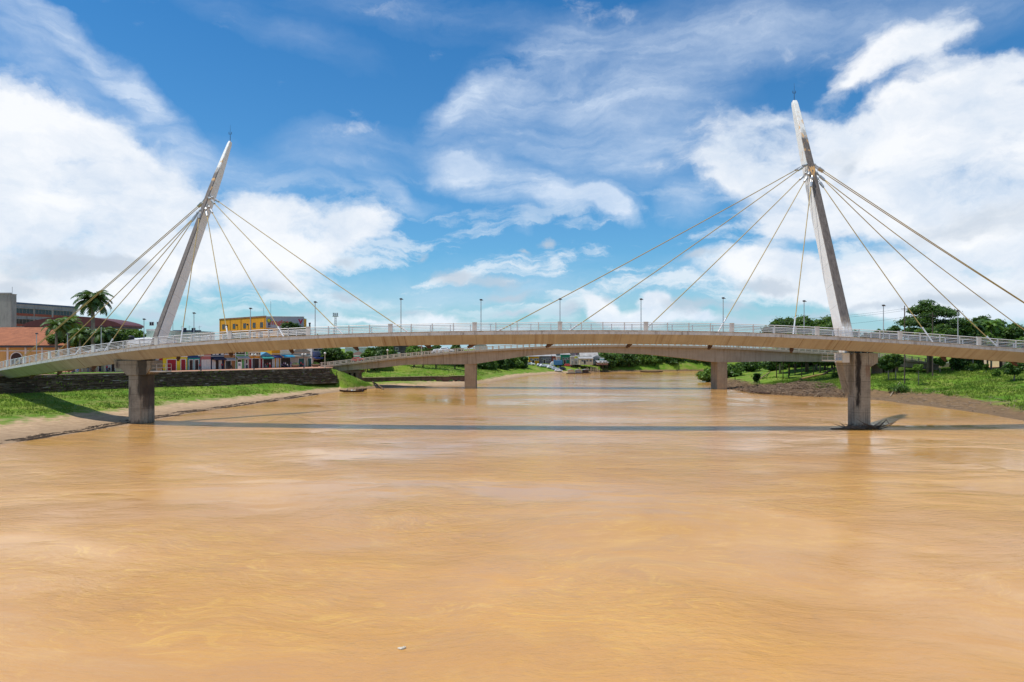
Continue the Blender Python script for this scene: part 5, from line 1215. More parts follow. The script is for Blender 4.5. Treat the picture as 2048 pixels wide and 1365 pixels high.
C_ = dict(white=('white', (.75, .75, .75)), red=('red', (.50, .03, .05)), navy=('navyc', (.02, .03, .09)), black=('black', (.02, .02, .02)), blue=('bluec', (.08, .20, .45)), grey=('grey', (.3, .3, .3)), jeans=('jeans', (.06, .09, .18)), green=('green', (.05, .25, .10)), violet=('violet', (.30, .22, .42)), yellow=('yellow', (.65, .5, .08)))
ppl = [(104, 147.5, 'walk', 'black', 'black', 'person in black walking near the quay edge left of the benches'), (122, 148, 'walk', 'green', 'black', 'person in dark green walking between the plaza benches'), (148, 150, 'sit', 'navy', 'jeans', 'person in navy sitting on the lawn edge'), (156, 151, 'sit', 'blue', 'grey', 'person in blue sitting beside the person in navy'),
       (176, 158, 'stand', 'black', 'grey', 'person in a black shirt standing by the lawn'), (186, 159, 'stand', 'grey', 'black', 'person in grey standing left of the cream building'), (201, 161, 'stand', 'black', 'navy', 'person in black leaning near the cream building door'), (214, 160.5, 'stand', 'red', 'jeans', 'person in a red shirt in front of the cream building'), (219, 160.5, 'sit', 'black', 'black', 'person in black sitting right of the person in red')]
for px_, D, pose, sh, tr, lb in ppl:
    person(lb, (place(px_, D), D, PZ + .02), random.uniform(-.6, .6), pose, C_[sh], C_[tr], random.randint(0, 1), 'people on the plaza left of the pier')
ppl2 = [(400, -1.2, 'stand', 'red', 'navy', 'person in red standing before the teal shop corner'), (444, -1.0, 'stand', 'red', 'black', 'person in red by the navy shop awning'), (463, -1.6, 'sit', 'black', 'black', 'person in black sitting outside the ochre brown shop'), (494, -1.5, 'stand', 'white', 'jeans', 'person in white standing before the green shop'), (531, -2.0, 'sit', 'navy', 'jeans', 'person in navy sitting under the green awning of the kiosk'), (535, -1.4, 'stand', 'red', 'green', 'person in red standing at the pale blue kiosk'), (540, -1.9, 'stand', 'grey', 'red', 'person in grey standing right of the kiosk'),
        (564, -1.6, 'sit', 'violet', 'black', 'person in violet sitting under the cyan awning'), (568, -2.2, 'stand', 'violet', 'navy', 'person in violet standing under the cyan awning'), (571, -1.8, 'stand', 'white', 'navy', 'person in white standing under the cyan awning'), (575, -2.4, 'sit', 'white', 'jeans', 'person in white sitting under the cyan awning'), (582, -2.0, 'stand', 'violet', 'white', 'person in violet and white at the right post of the cyan awning'), (602, -1.5, 'stand', 'red', 'black', 'person in dark red beside the quay planter'), (606, -1.6, 'sit', 'red', 'navy', 'person in dark red sitting by the beige shop')]
for px_, off, pose, sh, tr, lb in ppl2:
    p_ = on_f(px_, -off); person(lb, (p_[0], p_[1], PZ + .02), FA + random.uniform(-.8, .8), pose, C_[sh], C_[tr], random.randint(0, 1), 'people in front of the shops')
# planters, benches, quay lamps, small pillar
def planter(px, off, lb, s=1.0):
    p_ = on_f(px, off); o = empty('planter', lb, 'planter', (p_[0], p_[1], PZ + .02), 0, 'round planters on the quay')
    m = MB(); m.tube([(0, 0, 0), (0, 0, .25), (0, 0, .75), (0, 0, .8)], [.7 * s, .9 * s, 1.3 * s, 1.15 * s], 16); m.build('pot', mat('pot_clay', (.34, .24, .18), .9, .3, 2), o)
    vv, qq = [], []
    for k in range(260):
        a = random.uniform(0, 2 * pi); r_ = 1.1 * s * sqrt(random.random()); z_ = .8 + random.uniform(0, .7) * (1.3 - r_ / (1.2 * s)); c0 = Vector((r_ * cos(a), r_ * sin(a), z_)); d = Vector((random.uniform(-1, 1), random.uniform(-1, 1), random.uniform(0, 1))).normalized() * .18; e = Vector((random.uniform(-1, 1), random.uniform(-1, 1), 0)) * .07
        b0 = len(vv); vv += [c0 - e, c0 + e, c0 + d + e * .3, c0 + d - e * .3]; qq.append((b0, b0 + 1, b0 + 2, b0 + 3))
    link('plant', mesh_np('plant', vv, qq), M_pale_leaf, o)
planter(590.5, 2.6, 'round stone planter with green plants in front of the beige shop')
planter(631, 2.0, 'round stone planter with flowers at the brick corner', 1.1)
for px_, lb, gl in ((402, 'dark twin-globe lamp post on the quay by the teal shop', 2), (508, 'dark twin-globe lamp post on the quay before the curved gable', 2), (608, 'dark twin-globe lamp post on the quay before the beige shop', 2)):
    r = (px_ - CX) / F; q0 = A0 - WN * 1.2; s_ = (q0[0] - r * q0[1]) / (r * _d[1] - _d[0]); p_ = q0 + _d * s_
    globe_lamp((p_[0], p_[1], PZ + .02), 3.7, lb, 'twin globe lamps on the quay', gl, M_dsteel, .3)
r = (650 - CX) / F; q0 = A0 - WN * 1.2; s_ = (q0[0] - r * q0[1]) / (r * _d[1] - _d[0]); p_ = q0 + _d * s_
globe_lamp((p_[0], p_[1], PZ + .02), 4.0, 'white concrete globe lamp at the end of the quay beside the road bridge', 'globe lamps on the road bridge')
p_ = on_f(480, 3.0); o = empty('notice_pillar', 'small white notice pillar on the quay before the green shop', 'notice board', (p_[0], p_[1], PZ)); m = MB(); m.box(-.45, .45, -.3, .3, 0, 1.9); m.build('pillar', M_whitetrim, o, bevel=.03); m = MB(); m.box(-.3, .3, -.33, -.29, .9, 1.6); m.build('notice', mat('notice_grey', (.25, .25, .3)), o)
for px_, lb in ((111, 'wooden bench on the orange plaza, left one'), (130, 'wooden bench on the orange plaza, middle one'), (139, 'wooden bench on the orange plaza, right one')):
    D = 148; o = empty('bench', lb, 'bench', (place(px_, D), D, PZ + .02), .6, 'benches on the plaza')
    m = MB(); m.box(-.8, .8, -.22, .22, .42, .47); m.build('seat', mat('bench_wood', (.20, .10, .05), .8, .2, 3), o)
    m = MB(); m.box(-.8, .8, .2, .25, .6, .9); m.build('backrest', mat('bench_wood', (.20, .10, .05)), o)
    for x in (-.7, .7): m = MB(); m.box(x - .04, x + .04, -.2, .24, 0, .42); m.box(x - .04, x + .04, .19, .23, .42, .9); m.build('leg', M_dsteel, o)

# ------------------------------------------------------------------ canoes
def canoe(label, x, y, z, rz, L=6.5, load=True, roll=0.0):
    o = empty('canoe', label, 'canoe', (x, y, z), rz, 'wooden canoes'); o.rotation_euler = (roll, 0, rz)
    st = np.linspace(-1, 1, 15); v = []; 
    for t_ in st:
        w_ = .62 * (1 - abs(t_) ** 2.4) + .05; zz = .38 + .30 * abs(t_) ** 3; x_ = t_ * L / 2
        for (a, b_) in ((-w_, zz), (-w_ * .75, .08 + .2 * abs(t_) ** 3), (0, -.08 + .22 * abs(t_) ** 3), (w_ * .75, .08 + .2 * abs(t_) ** 3), (w_, zz), (w_ * .86, zz - .02), (w_ * .6, .14 + .2 * abs(t_) ** 3), (0, .03 + .2 * abs(t_) ** 3), (-w_ * .6, .14 + .2 * abs(t_) ** 3), (-w_ * .86, zz - .02)): v.append((x_, a, b_))
    n = 10; f = []
    for i in range(14):
        for k in range(n): f.append((i * n + k, (i + 1) * n + k, (i + 1) * n + (k + 1) % n, i * n + (k + 1) % n))
    f += [tuple(range(n)), tuple(range(14 * n, 15 * n))]
    MB().add(v, f).build('hull', mat('canoe_wood', (.09, .055, .04), .8, .35, 3), o)
    for x_ in (-L * .25, 0, L * .25): m = MB(); m.box(x_ - .12, x_ + .12, -.5, .5, .28, .33); m.build('thwart', mat('canoe_thwart', (.25, .17, .11)), o)
    return o
xc, yc = place(704, 187.5), 187.5
canoe('long dark canoe with a seated person, floating at the foot of the left bank', xc, yc, .02, .03, 6.8)
person('person sitting in the stern of the long dark canoe', (xc + 2.6, yc, -.12), 1.4, 'sit', C_['black'], C_['navy'], 1)
person('person in grey sitting in the bow of the long dark canoe', (xc - 1.3, yc, -.12), -1.4, 'sit', C_['grey'], C_['black'], 0)
for k, (dx, lb) in enumerate(((.0, 'white sack lying amidships in the long dark canoe'), (.75, 'pale sack behind the white one in the long dark canoe'))):
    m = MB(); m.ball((0, 0, .16), .34, .26, .2, 10, 6); o = m.build('sack', M_white if k == 0 else crm, smooth=True); o.location = (xc + dx, yc, .26); tag(o, lb, 'sack')
xx = place(716, 196.5); canoe('dark canoe pulled up on the grass below the road bridge', xx, 196.5, ground(xx, 196.5) + .1, .1, 5.0, False, .15)
xx = place(1303, 352); canoe('narrow canoe moored at the far shore below the tree line', xx, 352, .05, .1, 12.0)

# ------------------------------------------------------------------ vegetation
def leaves(cent, rad, n, size, up=.5, seed=0, flat=1.0):
    g = np.random.default_rng(seed); cent = np.asarray(cent, float); rad = np.asarray(rad, float)
    wgt = rad ** 2; wgt /= wgt.sum(); k = g.choice(len(cent), n, p=wgt)
    d = g.normal(size=(n, 3)); d /= np.linalg.norm(d, axis=1)[:, None]
    r_ = rad[k] * (.40 + .6 * g.random(n) ** .6 + .55 * (g.random(n) < .16) * g.random(n))
    p = cent[k] + d * r_[:, None] * np.array([1, 1, flat])
    nrm = d * .7 + g.normal(size=(n, 3)) * .55 + np.array([0, 0, up]); nrm /= np.linalg.norm(nrm, axis=1)[:, None]
    a = np.cross(nrm, g.normal(size=(n, 3))); a /= np.linalg.norm(a, axis=1)[:, None]; b_ = np.cross(nrm, a)
    s_ = size * (.6 + .8 * g.random(n))[:, None]
    v = np.stack([p - a * s_, p - b_ * s_ * .45 + nrm * s_ * .1, p + a * s_ - nrm * s_ * .25, p + b_ * s_ * .45 + nrm * s_ * .1], 1).reshape(-1, 3)
    return v, np.arange(n * 4).reshape(n, 4)
def crown_shape(kind, seed):
    """unit crown: about 1 wide (radius) and 1 high (half height), centred at the origin"""
    g = np.random.default_rng(seed); c, r_ = [], []
    if kind == 'tier':
        for k, z in enumerate((-.75, -.45, -.15, .15, .45, .75)):
            R_ = (1.0, 1.05, .95, .78, .55, .28)[k]
            for j in range(int(5 + 9 * R_)):
                a = g.random() * 6.28; q = R_ * (.25 + .75 * g.random() ** .6); c.append((q * cos(a), q * sin(a), z + .10 * g.normal() + .13 * q)); r_.append(.20 + .07 * g.random())
    else:
        n = dict(round=34, loose=26, tall=30, bush=22)[kind]
        for j in range(n):
            d = g.normal(size=3); d /= np.linalg.norm(d); q = (.45 + .45 * g.random()) if j > 5 else .2
            if kind == 'bush': d[2] = abs(d[2]) * g.uniform(.1, 1.0); d[0] *= 1.15
            c.append((d[0] * q, d[1] * q, d[2] * q * (1.0 if kind != 'loose' else .85))); r_.append((.20 if kind == 'loose' else .26) * (.45 + 1.0 * g.random()))
    return np.array(c), np.array(r_)
def tree(name, label, px, D, top, rad, crown_h, lm, kind='round', cat='tree', group=None, seed=None, leaf=None, trunkm=None, n=None, base=None, lean=0.0, bottom=None):
    """px/top in photo pixels; rad and crown_h in metres"""
    global TSEED; TSEED += 1; seed = seed or TSEED
    x = place(px, D); g0 = ground(x, D) if base is None else base
    zt_ = zat(top, D)
    if kind == 'bush': crown_h = (zt_ - g0) * 1.5; zc = g0 + (zt_ - g0) * .28
    else: zc = zt_ - crown_h / 2
    o = empty(name, label, cat, (x, D, g0), 0, group)
    c, r_ = crown_shape(kind, seed)
    sc_ = np.array([rad, rad, crown_h / 2]); C = c * sc_ * .95 + np.array([lean, 0, zc - g0])
    mr = (rad * .6 + crown_h * .2) * 1.15
    ls = leaf or max(.22, min(.5, D / 520)); n = n or int(min(12000, max(900, 170 * rad * crown_h / ls ** 1.2)))
    v, q = leaves(C, r_ * mr, n, ls, seed=seed, flat=.42 if kind == 'tier' else .85)
    link('crown', mesh_np('crown', v, q), lm, o)
    m = MB(); hc_ = max(zc - g0, .3); tr = max(.10, rad * .065)
    pts = [(0, 0, -.4), (lean * .1 + random.uniform(-.1, .1) * rad * .3, 0, hc_ * .4), (lean * .6, 0, hc_ * .8), (lean, 0, hc_)]
    m.tube(pts, [tr * 1.25, tr, tr * .8, tr * .5], 7)
    for i in list(np.random.default_rng(seed + 1).choice(len(C), min(9, len(C)), replace=False)):
        p_ = C[i]; s0 = Vector((lean * .55, 0, hc_ * random.uniform(.55, .85))); mid = s0.lerp(Vector(p_), .5) + Vector((0, 0, .1 * rad))
        m.tube([s0, mid, Vector(p_)], [tr * .45, tr * .3, tr * .12], 5)
    m.build('trunk', trunkm or M_bark, o, smooth=True)
    return o
TSEED = 100
def palm(label, px, D, crown_py, rad, group, trunk_r=.22, nf=30, upright=.35, name='palm_tree', seed=3, lm=None):
    x = place(px, D); g0 = ground(x, D); zc = zat(crown_py, D) - g0
    o = empty(name, label, 'palm tree', (x, D, g0), 0, group); g = random.Random(seed)
    m = MB(); m.tube([(0, 0, -.3), (.05, 0, zc * .3), (0, 0, zc * .6), (0, 0, zc - 1.2)], [trunk_r * 1.3, trunk_r, trunk_r * 1.05, trunk_r * .8], 10); m.build('trunk', M_barkpale, o, smooth=True)
    m = MB(); m.tube([(0, 0, zc - 1.6), (0, 0, zc - .6), (0, 0, zc)], [trunk_r * .85, trunk_r * .8, .05], 8); m.build('crownshaft', M_palm, o, smooth=True)
    vv, qq = [], []
    for k in range(nf):
        a = k * 2.399 + g.uniform(-.2, .2); e0 = upright + (1.25 - upright) * (1 - (k / nf)) ** 1.0 * 1.0 if k < nf * .8 else 1.35
        e0 = 1.35 - 1.5 * (k / nf); L_ = rad * g.uniform(.95, 1.12); pos = Vector((0, 0, zc - .3)); e = e0; seg = 12; pts = [pos.copy()]; dirs = []
        for s_ in range(seg):
            d = Vector((cos(a) * cos(e), sin(a) * cos(e), sin(e))); dirs.append(d); pos = pos + d * (L_ / seg); pts.append(pos.copy()); e -= (.105 + .012 * s_) * (1.0 if e > -1.3 else 0)
        for s_ in range(1, seg):
            d = dirs[s_]; side = Vector((-sin(a), cos(a), 0)); ll = rad * .26 * sin(pi * min(1, (s_ + 1.2) / (seg + 1.5))) ** .6
            for sg in (-1, 1):
                for sub_ in (0, .5):
                    p0 = pts[s_].lerp(pts[s_ + 1], sub_) if s_ < seg else pts[s_]
                    tip = p0 + (side * sg * .8 + d * .55 + Vector((0, 0, -.38 + g.uniform(-.15, .15)))).normalized() * ll * g.uniform(.85, 1.1)
                    wv_ = d * .095 * rad / 3
                    b0 = len(vv); vv += [p0 - wv_, p0 + wv_, tip + wv_ * .4, tip - wv_ * .4]; qq.append((b0, b0 + 1, b0 + 2, b0 + 3))
    link('fronds', mesh_np('fronds', vv, qq), lm or M_palm, o)
    return o
# palms on the plaza
palm('tall royal palm rising above everything beside the maroon canopy', 186, 163, 600, 5.0, 'palms on the plaza', .42, 38)
palm('shorter palm left of the royal palm, in front of the tiled roof', 113, 160, 652, 3.8, 'palms on the plaza', .28, 20, seed=5, lm=M_dark_leaf and M_palm)
palm('pale green palm just behind the shorter left palm', 138, 164, 645, 3.4, 'palms on the plaza', .22, 20, seed=8, lm=M_pale_leaf)
palm('low palm under the royal palm, right side', 205, 158, 666, 3.2, 'palms on the plaza', .2, 18, seed=11)
palm('low dark palm between the short palms and the royal palm', 160, 158, 668, 3.4, 'palms on the plaza', .2, 18, seed=14)
for i, (px_, D, top, r_, ch, lm, lb) in enumerate(((152, 168, 648, 3.0, 5.5, M_mid_leaf, 'green plaza tree left of the royal palm trunk'), (176, 165, 655, 2.8, 6.0, M_dark_leaf, 'dark plaza tree around the royal palm trunk'), (206, 168, 652, 3.4, 6.5, M_dark_leaf, 'dark plaza tree right of the royal palm trunk'), (228, 170, 662, 2.6, 5.0, M_dark_leaf, 'small dark plaza tree beside the white warehouse roof'), (120, 170, 664, 2.6, 4.5, M_mid_leaf, 'small green plaza tree behind the short palm'))):
    tree('plaza_tree', lb, px_, D, top, r_, ch, lm, group='trees on the plaza')
tree('hill_tree', 'rounded tree with yellow-green top left of the left mast behind the warehouse', 250, 250, 655, 5.4, 6, M_dark_leaf, group='trees behind the warehouse')
tree('hill_tree', 'lower olive tree sloping down toward the left mast', 272, 248, 661, 4.2, 4.5, M_mid_leaf, group='trees behind the warehouse')
tree('street_tree', 'low dark tree in front of the left part of the yellow office', 462, 232, 668, 3.4, 4.5, M_dark_leaf, group='trees before the yellow office')
tree('street_tree', 'low dark tree in front of the middle of the yellow office', 486, 231, 667, 2.8, 4, M_mid_leaf, group='trees before the yellow office')
tree('street_tree', 'rounded tree covering the lower right part of the billboard', 584, 232, 645, 3.4, 5.5, M_dark_leaf, group='trees before the yellow office')
tree('street_tree', 'dark tree at the right end of the billboard', 604, 236, 655, 2.6, 4.5, M_dark_leaf, group='trees before the yellow office')
mid = [(668, 222, 692, 4.2, 7, M_dark_leaf, 'dense dark round tree at the left end of the road bridge'), (693, 224, 702, 2.8, 5.2, M_mid_leaf, 'smaller green tree right of the dense round tree'), (650, 226, 714, 2.2, 4.0, M_mid_leaf, 'low bush-like tree behind the white globe lamp'), (748, 244, 690, 4.2, 7.5, M_dark_leaf, 'dark tree between the brown hip roof and the stone building'), (735, 240, 700, 2.6, 5.0, M_mid_leaf, 'pale leafed tree beside the brown hip roof'), (775, 256, 690, 3.0, 8, M_mid_leaf, 'thin branched tree in front of the dark stone building'), (828, 250, 692, 3.6, 6.4, M_pale_leaf, 'bright green tree behind the balustrade right of the stone building'), (846, 252, 691, 3.4, 6, M_dark_leaf, 'dark tree behind the balustrade near the concrete lamp post'), (872, 258, 688, 3.8, 7, M_dark_leaf, 'dark tree behind the white cars'), (640, 250, 676, 5, 8, M_dark_leaf, 'tree mostly hidden behind the footbridge railing near the brick house'), (910, 270, 688, 4, 8, M_dark_leaf, 'tree seen through the gap between the decks right of the white cars')]
for px_, D, top, r_, ch, lm, lb in mid: tree('broadleaf_tree', lb, px_, D, top, r_, ch, lm, group='trees behind the left half of the road bridge')
# dark riverside trees under the left half of the road bridge
for i, (px_, D, top, r_, ch, kind, lm) in enumerate([(858, 292, 716, 4, 6, 'round', M_dark_leaf), (882, 296, 714, 4.5, 7, 'round', M_dark_leaf), (908, 296, 714, 4.5, 8, 'round', M_dark_leaf), (932, 298, 714, 4, 8, 'round', M_dark_leaf), (958, 300, 712, 4.5, 9, 'round', M_dark_leaf), (976, 306, 712, 4.5, 8.5, 'round', M_mid_leaf), (994, 314, 711, 4.5, 8, 'round', M_dark_leaf), (1012, 322, 710, 4.6, 8, 'round', M_dark_leaf), (1030, 328, 709, 4.2, 8, 'round', M_mid_leaf), (1044, 332, 711, 3.4, 7, 'round', M_dark_leaf)]):
    lbs = ['leftmost dark tree in the shade under the road bridge, left of its left pier', 'second dark tree in the shade left of the left road pier', 'third dark tree in the shade left of the left road pier', 'dark tree directly behind the left road pier', 'dark tree just right of the left road pier', 'mid green tree right of the left road pier, second one', 'dark tree over the left end of the far green meadow', 'large dark tree over the far green meadow', 'mid green tree left of the cream wall house', 'dark small tree touching the cream wall house']
    tree('riverside_tree', lbs[i], px_, D, top, r_, ch, lm, kind, group='dark riverside trees under the road bridge')
# far bank tree line
farb = []
g = random.Random(4)
pos_l = ['at its left end, above the shack', 'second from its left end', 'over the tiny white hut', 'left of the rose stilt house', 'behind the rose stilt house', 'right of the rose stilt house', 'bright one beside the lilac house', 'small one in front of the lilac house', 'right of the lilac house', 'dark one in its middle', 'left of the orange hut', 'behind the orange hut', 'large dark one right of the orange hut', 'above the right shore', 'near the right road pier', 'at its right end']
for i, px_ in enumerate((1207, 1219, 1232, 1244, 1258, 1272, 1287, 1300, 1318, 1331, 1338, 1352, 1367, 1385, 1402, 1420)):
    D = 330.0
    while ground(place(px_, D), D) < .8 and D < 420: D += 1
    D += 2 + g.uniform(0, 6); top = 703 + g.uniform(-1, 3) + (4 if px_ in (1300, 1352) else 0)
    lm = (M_dark_leaf, M_dark_leaf, M_mid_leaf)[i % 3] if i not in (6, 7) else M_pale_leaf
    tree('far_tree', 'far tree of the line under the bridge, ' + pos_l[i], px_, D, top, g.uniform(4.2, 5.2), zat(top, D) - 1.2, lm, 'round', group='tree line on the far bank', n=2600, leaf=.55)
for i, px_ in enumerate((1190, 1240, 1310, 1360, 1390, 1150, 1110, 1440, 1480, 1080)):
    D = 430 + 6 * (i % 3); tree('far_tree', 'tall dark backdrop tree %s' % ('behind the grey gabled house', 'behind the left of the far tree line', 'behind the lilac house', 'behind the orange hut', 'behind the right of the far tree line', 'behind the plum house', 'behind the slate shop', 'behind the right road pier', 'far right of the right road pier', 'behind the orange fronted shop')[i], px_, D, 694, 7.5, 13, M_dark_leaf, 'round', group='backdrop trees on the far bank', n=1500, leaf=.8)
# right bank: bright tip bush, banana plants, forest, tiered tree
def banana(label, px, D, h, seed):
    x = place(px, D); g0 = ground(x, D); o = empty('banana_plant', label, 'plant', (x, D, g0), 0, 'banana plants on the right bank'); g_ = random.Random(seed)
    m = MB(); m.tube([(0, 0, -.2), (0, 0, h * .5)], [.16, .10], 7); m.build('stem', M_mid_leaf, o)
    vv, qq = [], []
    for k in range(9):
        a = g_.uniform(0, 6.28); e = g_.uniform(.5, 1.3); p_ = Vector((0, 0, h * .45)); L_ = h * g_.uniform(.5, .7); prev = None
        side = Vector((-sin(a), cos(a), 0)) * h * .075
        for s_ in range(7):
            w_ = side * sin(pi * (s_ + .4) / 7); b0 = len(vv); vv += [p_ - w_, p_ + w_]
            if prev is not None: qq.append((prev, prev + 1, b0 + 1, b0))
            prev = b0; p_ = p_ + Vector((cos(a) * cos(e), sin(a) * cos(e), sin(e))) * L_ / 7; e -= .28
    link('leaf', mesh_np('leaf', vv, qq), M_pale_leaf, o)
banana('banana plant with bright leaves at the left of the right bank grass', 1518, 215, 5.2, 2)
banana('darker banana plant beside the bright one', 1508, 222, 4.6, 6)
banana('banana plant just right of the right road pier', 1470, 246, 4.0, 9)
tree('bush', 'bright yellow-green bush on the tip of the right bank left of the right road pier', 1416, 246, 731, 3.2, 5.2, M_pale_leaf, 'bush', 'bush', 'bushes on the right bank')
tree('bush', 'dark bush touching the right road pier on its left side', 1430, 243, 733, 2.4, 5.2, M_mid_leaf, 'bush', 'bush', 'bushes on the right bank')
tree('bush', 'lush green bush behind the right road pier', 1462, 262, 727, 4.2, 4.4, M_mid_leaf, 'bush', 'bush', 'bushes on the right bank')
tree('bush', 'small dark round bush on the slope left of the driftwood', 1514, 206, 744, 1.0, 3.2, M_mid_leaf, 'loose', 'bush', 'bushes on the right bank')
tree('bush', 'leafy bush on the grassy slope right of the right river pier', 1798, 164, 763, 2.8, 2.0, M_mid_leaf, 'bush', 'bush', 'bushes on the right bank', n=750, leaf=.24)
tree('bush', 'small yellow-green bush by the road edge below the tiered tree', 1672, 202, 744, .9, 1.2, M_pale_leaf, 'bush', 'bush', 'bushes on the right bank')
fl = ['at the left end of the grove', 'second from the left of the grove', 'with a leafy top behind the lamp post left of the right mast', 'in the middle of the grove', 'right of the middle of the grove', 'touching the right mast in view', 'behind the inspection platform', 'at the right of the grove behind the right river pier', 'low at the front of the grove left', 'low at the front of the grove right', 'dark at the back of the grove left', 'dark at the back of the grove right']
fr_ = [(1560, 244, 634, 6.0, 13, M_dark_leaf), (1590, 250, 627, 6.5, 15, M_dark_leaf), (1612, 238, 636, 5.5, 13, M_mid_leaf), (1632, 240, 631, 5.8, 14, M_mid_leaf), (1650, 236, 632, 5.2, 14, M_mid_leaf), (1664, 242, 640, 5, 13, M_dark_leaf), (1688, 246, 662, 5, 10, M_dark_leaf), (1712, 244, 660, 4, 10, M_dark_leaf), (1578, 232, 655, 4, 11, M_mid_leaf), (1640, 226, 655, 4, 10, M_dark_leaf), (1600, 262, 640, 7, 15, M_dark_leaf), (1660, 264, 650, 7, 14, M_dark_leaf)]
for i, (px_, D, top, r_, ch, lm) in enumerate(fr_): tree('grove_tree', 'tall tree ' + fl[i], px_, D, top, r_, ch, lm, 'round', group='grove on the right bank', trunkm=M_barkpale if i % 3 == 0 else M_bark)
# understorey trunks of the grove seen below the road bridge
g = random.Random(12)
ul = ['far left', 'left', 'left, twin', 'left of the brown trunk', 'by the brown trunk', 'middle', 'middle, paler', 'right of the middle', 'left of the platform', 'under the platform', 'behind the mast foot', 'right of the mast foot']
for i, px_ in enumerate((1553, 1566, 1577, 1590, 1603, 1616, 1627, 1640, 1655, 1668, 1682, 1695)):
    D = 222 + g.uniform(-6, 16); tree('young_tree', 'slim shaded tree under the grove, ' + ul[i], px_, D, 706 + g.uniform(-3, 3), g.uniform(1.8, 2.6), 3.8, M_dark_leaf, 'round', group='slim trees under the grove', n=900, trunkm=M_bark)
tree('almond_tree', 'large tree with flat horizontal tiers of leaves standing above the right railing', 1860, 190, 602, 9.6, 14.5, M_dark_leaf, 'tier', n=24000, leaf=.34)
tree('broadleaf_tree', 'low yellowish tree in front of the foot of the tiered tree', 1855, 182, 655, 4.2, 5, M_mid_leaf, 'loose', group='trees along the right railing')
for px_, D, top, r_, ch, lm, kd, lb in ((1758, 230, 655, 2.6, 5, M_dark_leaf, 'loose', 'small bare-looking tree between the right mast and the tiered tree'), (1735, 232, 660, 2.4, 5, M_dark_leaf, 'loose', 'small dark tree just right of the right mast'), (1786, 200, 652, 2.4, 5, M_dark_leaf, 'round', 'small dark tree at the left foot of the tiered tree'), (1935, 186, 640, 4.6, 9, M_dark_leaf, 'round', 'dark tree right of the tiered tree'), (1962, 192, 628, 5.0, 10, M_dark_leaf, 'round', 'tall loose tree between the palms at right'), (2002, 196, 642, 5.6, 10, M_mid_leaf, 'round', 'round tree with light flecks near the right edge'), (2028, 190, 652, 4.4, 9, M_dark_leaf, 'round', 'dark tree at the right edge below the cables'), (2042, 180, 672, 3.2, 5, M_pale_leaf, 'round', 'bright low tree at the right edge above the railing'), (1975, 182, 668, 3.2, 5, M_mid_leaf, 'round', 'low green tree behind the railing below the palms'), (1905, 184, 662, 3.4, 6, M_dark_leaf, 'round', 'dark tree under the right side of the tiered tree'), (2070, 190, 650, 4, 8, M_mid_leaf, 'round', 'tree half outside the right edge')):
    tree('broadleaf_tree', lb, px_, D, top, r_, ch, lm, kd, group='trees along the right railing')
palm('feathery palm left of the loose tall tree at right', 1945, 184, 652, 3.6, 'palms on the right bank', .2, 18, seed=21)
palm('feathery palm right of the loose tall tree at right', 1982, 184, 650, 3.6, 'palms on the right bank', .2, 18, seed=24, lm=M_pale_leaf)
palm('small dark palm left of the tiered tree above the railing', 1790, 205, 660, 2.4, 'palms on the right bank', .16, 14, seed=29)
low = [(1777, 178, 706, 2.4, 4.4, M_dark_leaf, 'round', 'shade tree with a pale forked trunk right of the right river pier'), (1791, 177, 708, 2.0, 3.6, M_dark_leaf, 'round', 'smaller shade tree leaning on the pale forked one'), (1837, 168, 726, 1.2, 2.2, M_pale_leaf, 'loose', 'young pale tree before the end of the road bridge'), (1880, 182, 712, 2.0, 2.8, M_mid_leaf, 'loose', 'small V-trunked tree in front of the peach wall'), (1912, 184, 712, 2.2, 3.0, M_dark_leaf, 'round', 'dark small tree under the deck right of the V-trunked tree'), (1930, 182, 720, 2.6, 3.2, M_dark_leaf, 'round', 'dark dense shrub left of the dark blue car'), (1948, 186, 716, 2.0, 3.4, M_mid_leaf, 'round', 'green shrub tree just behind the dark blue car'), (2028, 160, 722, 2.4, 3.2, M_dark_leaf, 'round', 'dark shrub tree in front of the cream wall at the right edge'), (1972, 176, 727, .7, 1.8, M_mid_leaf, 'loose', 'tiny sapling beside the orange road'), (1992, 168, 736, .8, 1.1, M_pale_leaf, 'bush', 'small pale shrub at the crest before the cream wall')]
for px_, D, top, r_, ch, lm, kd, lb in low: tree('small_tree', lb, px_, D, top, r_, ch, lm, kd, group='small trees along the right crest', trunkm=M_barkpale)
for i, (px_, D, lb) in enumerate(((1546, 262, 'at the left end'), (1572, 268, 'left of the middle'), (1598, 264, 'in the middle, left'), (1624, 270, 'in the middle, right'), (1650, 262, 'behind the platform'), (1678, 266, 'behind the mast foot'), (1706, 268, 'right of the pier'), (1500, 275, 'far left, beyond the banana plants'))):
    tree('thicket_bush', 'dark thicket bush behind the slim trees, ' + lb, px_, D, 713 + i % 3, 5.2, 5, M_dark_leaf, 'bush', 'bush', 'dark thicket behind the grove', n=3000)
for i, (px_, D, top, r_, ch, lb) in enumerate(((2110, 196, 640, 5.5, 11, 'first'), (2165, 205, 646, 5.2, 10, 'second'), (2215, 188, 650, 5.0, 10, 'third'), (2275, 200, 636, 6.0, 12, 'fourth'), (2340, 196, 648, 5.5, 11, 'fifth'))):
    tree('broadleaf_tree', 'dark tree outside the right edge of the picture, %s from the edge' % lb, px_, D, top, r_, ch, (M_dark_leaf, M_mid_leaf)[i % 2], group='trees along the right railing')
# orange road on the right bank
struct('road', mesh_np('road', [(place(1950, 196), 196, ground(place(1950, 196), 196) + .12), (place(2110, 178), 178, ground(place(2110, 178), 178) + .15), (place(2110, 188), 188, 6.6), (place(1975, 236), 236, 6.75), (place(1945, 236), 236, 6.75)], None, [(0, 1, 2), (0, 2, 3), (0, 3, 4)]), M_road)

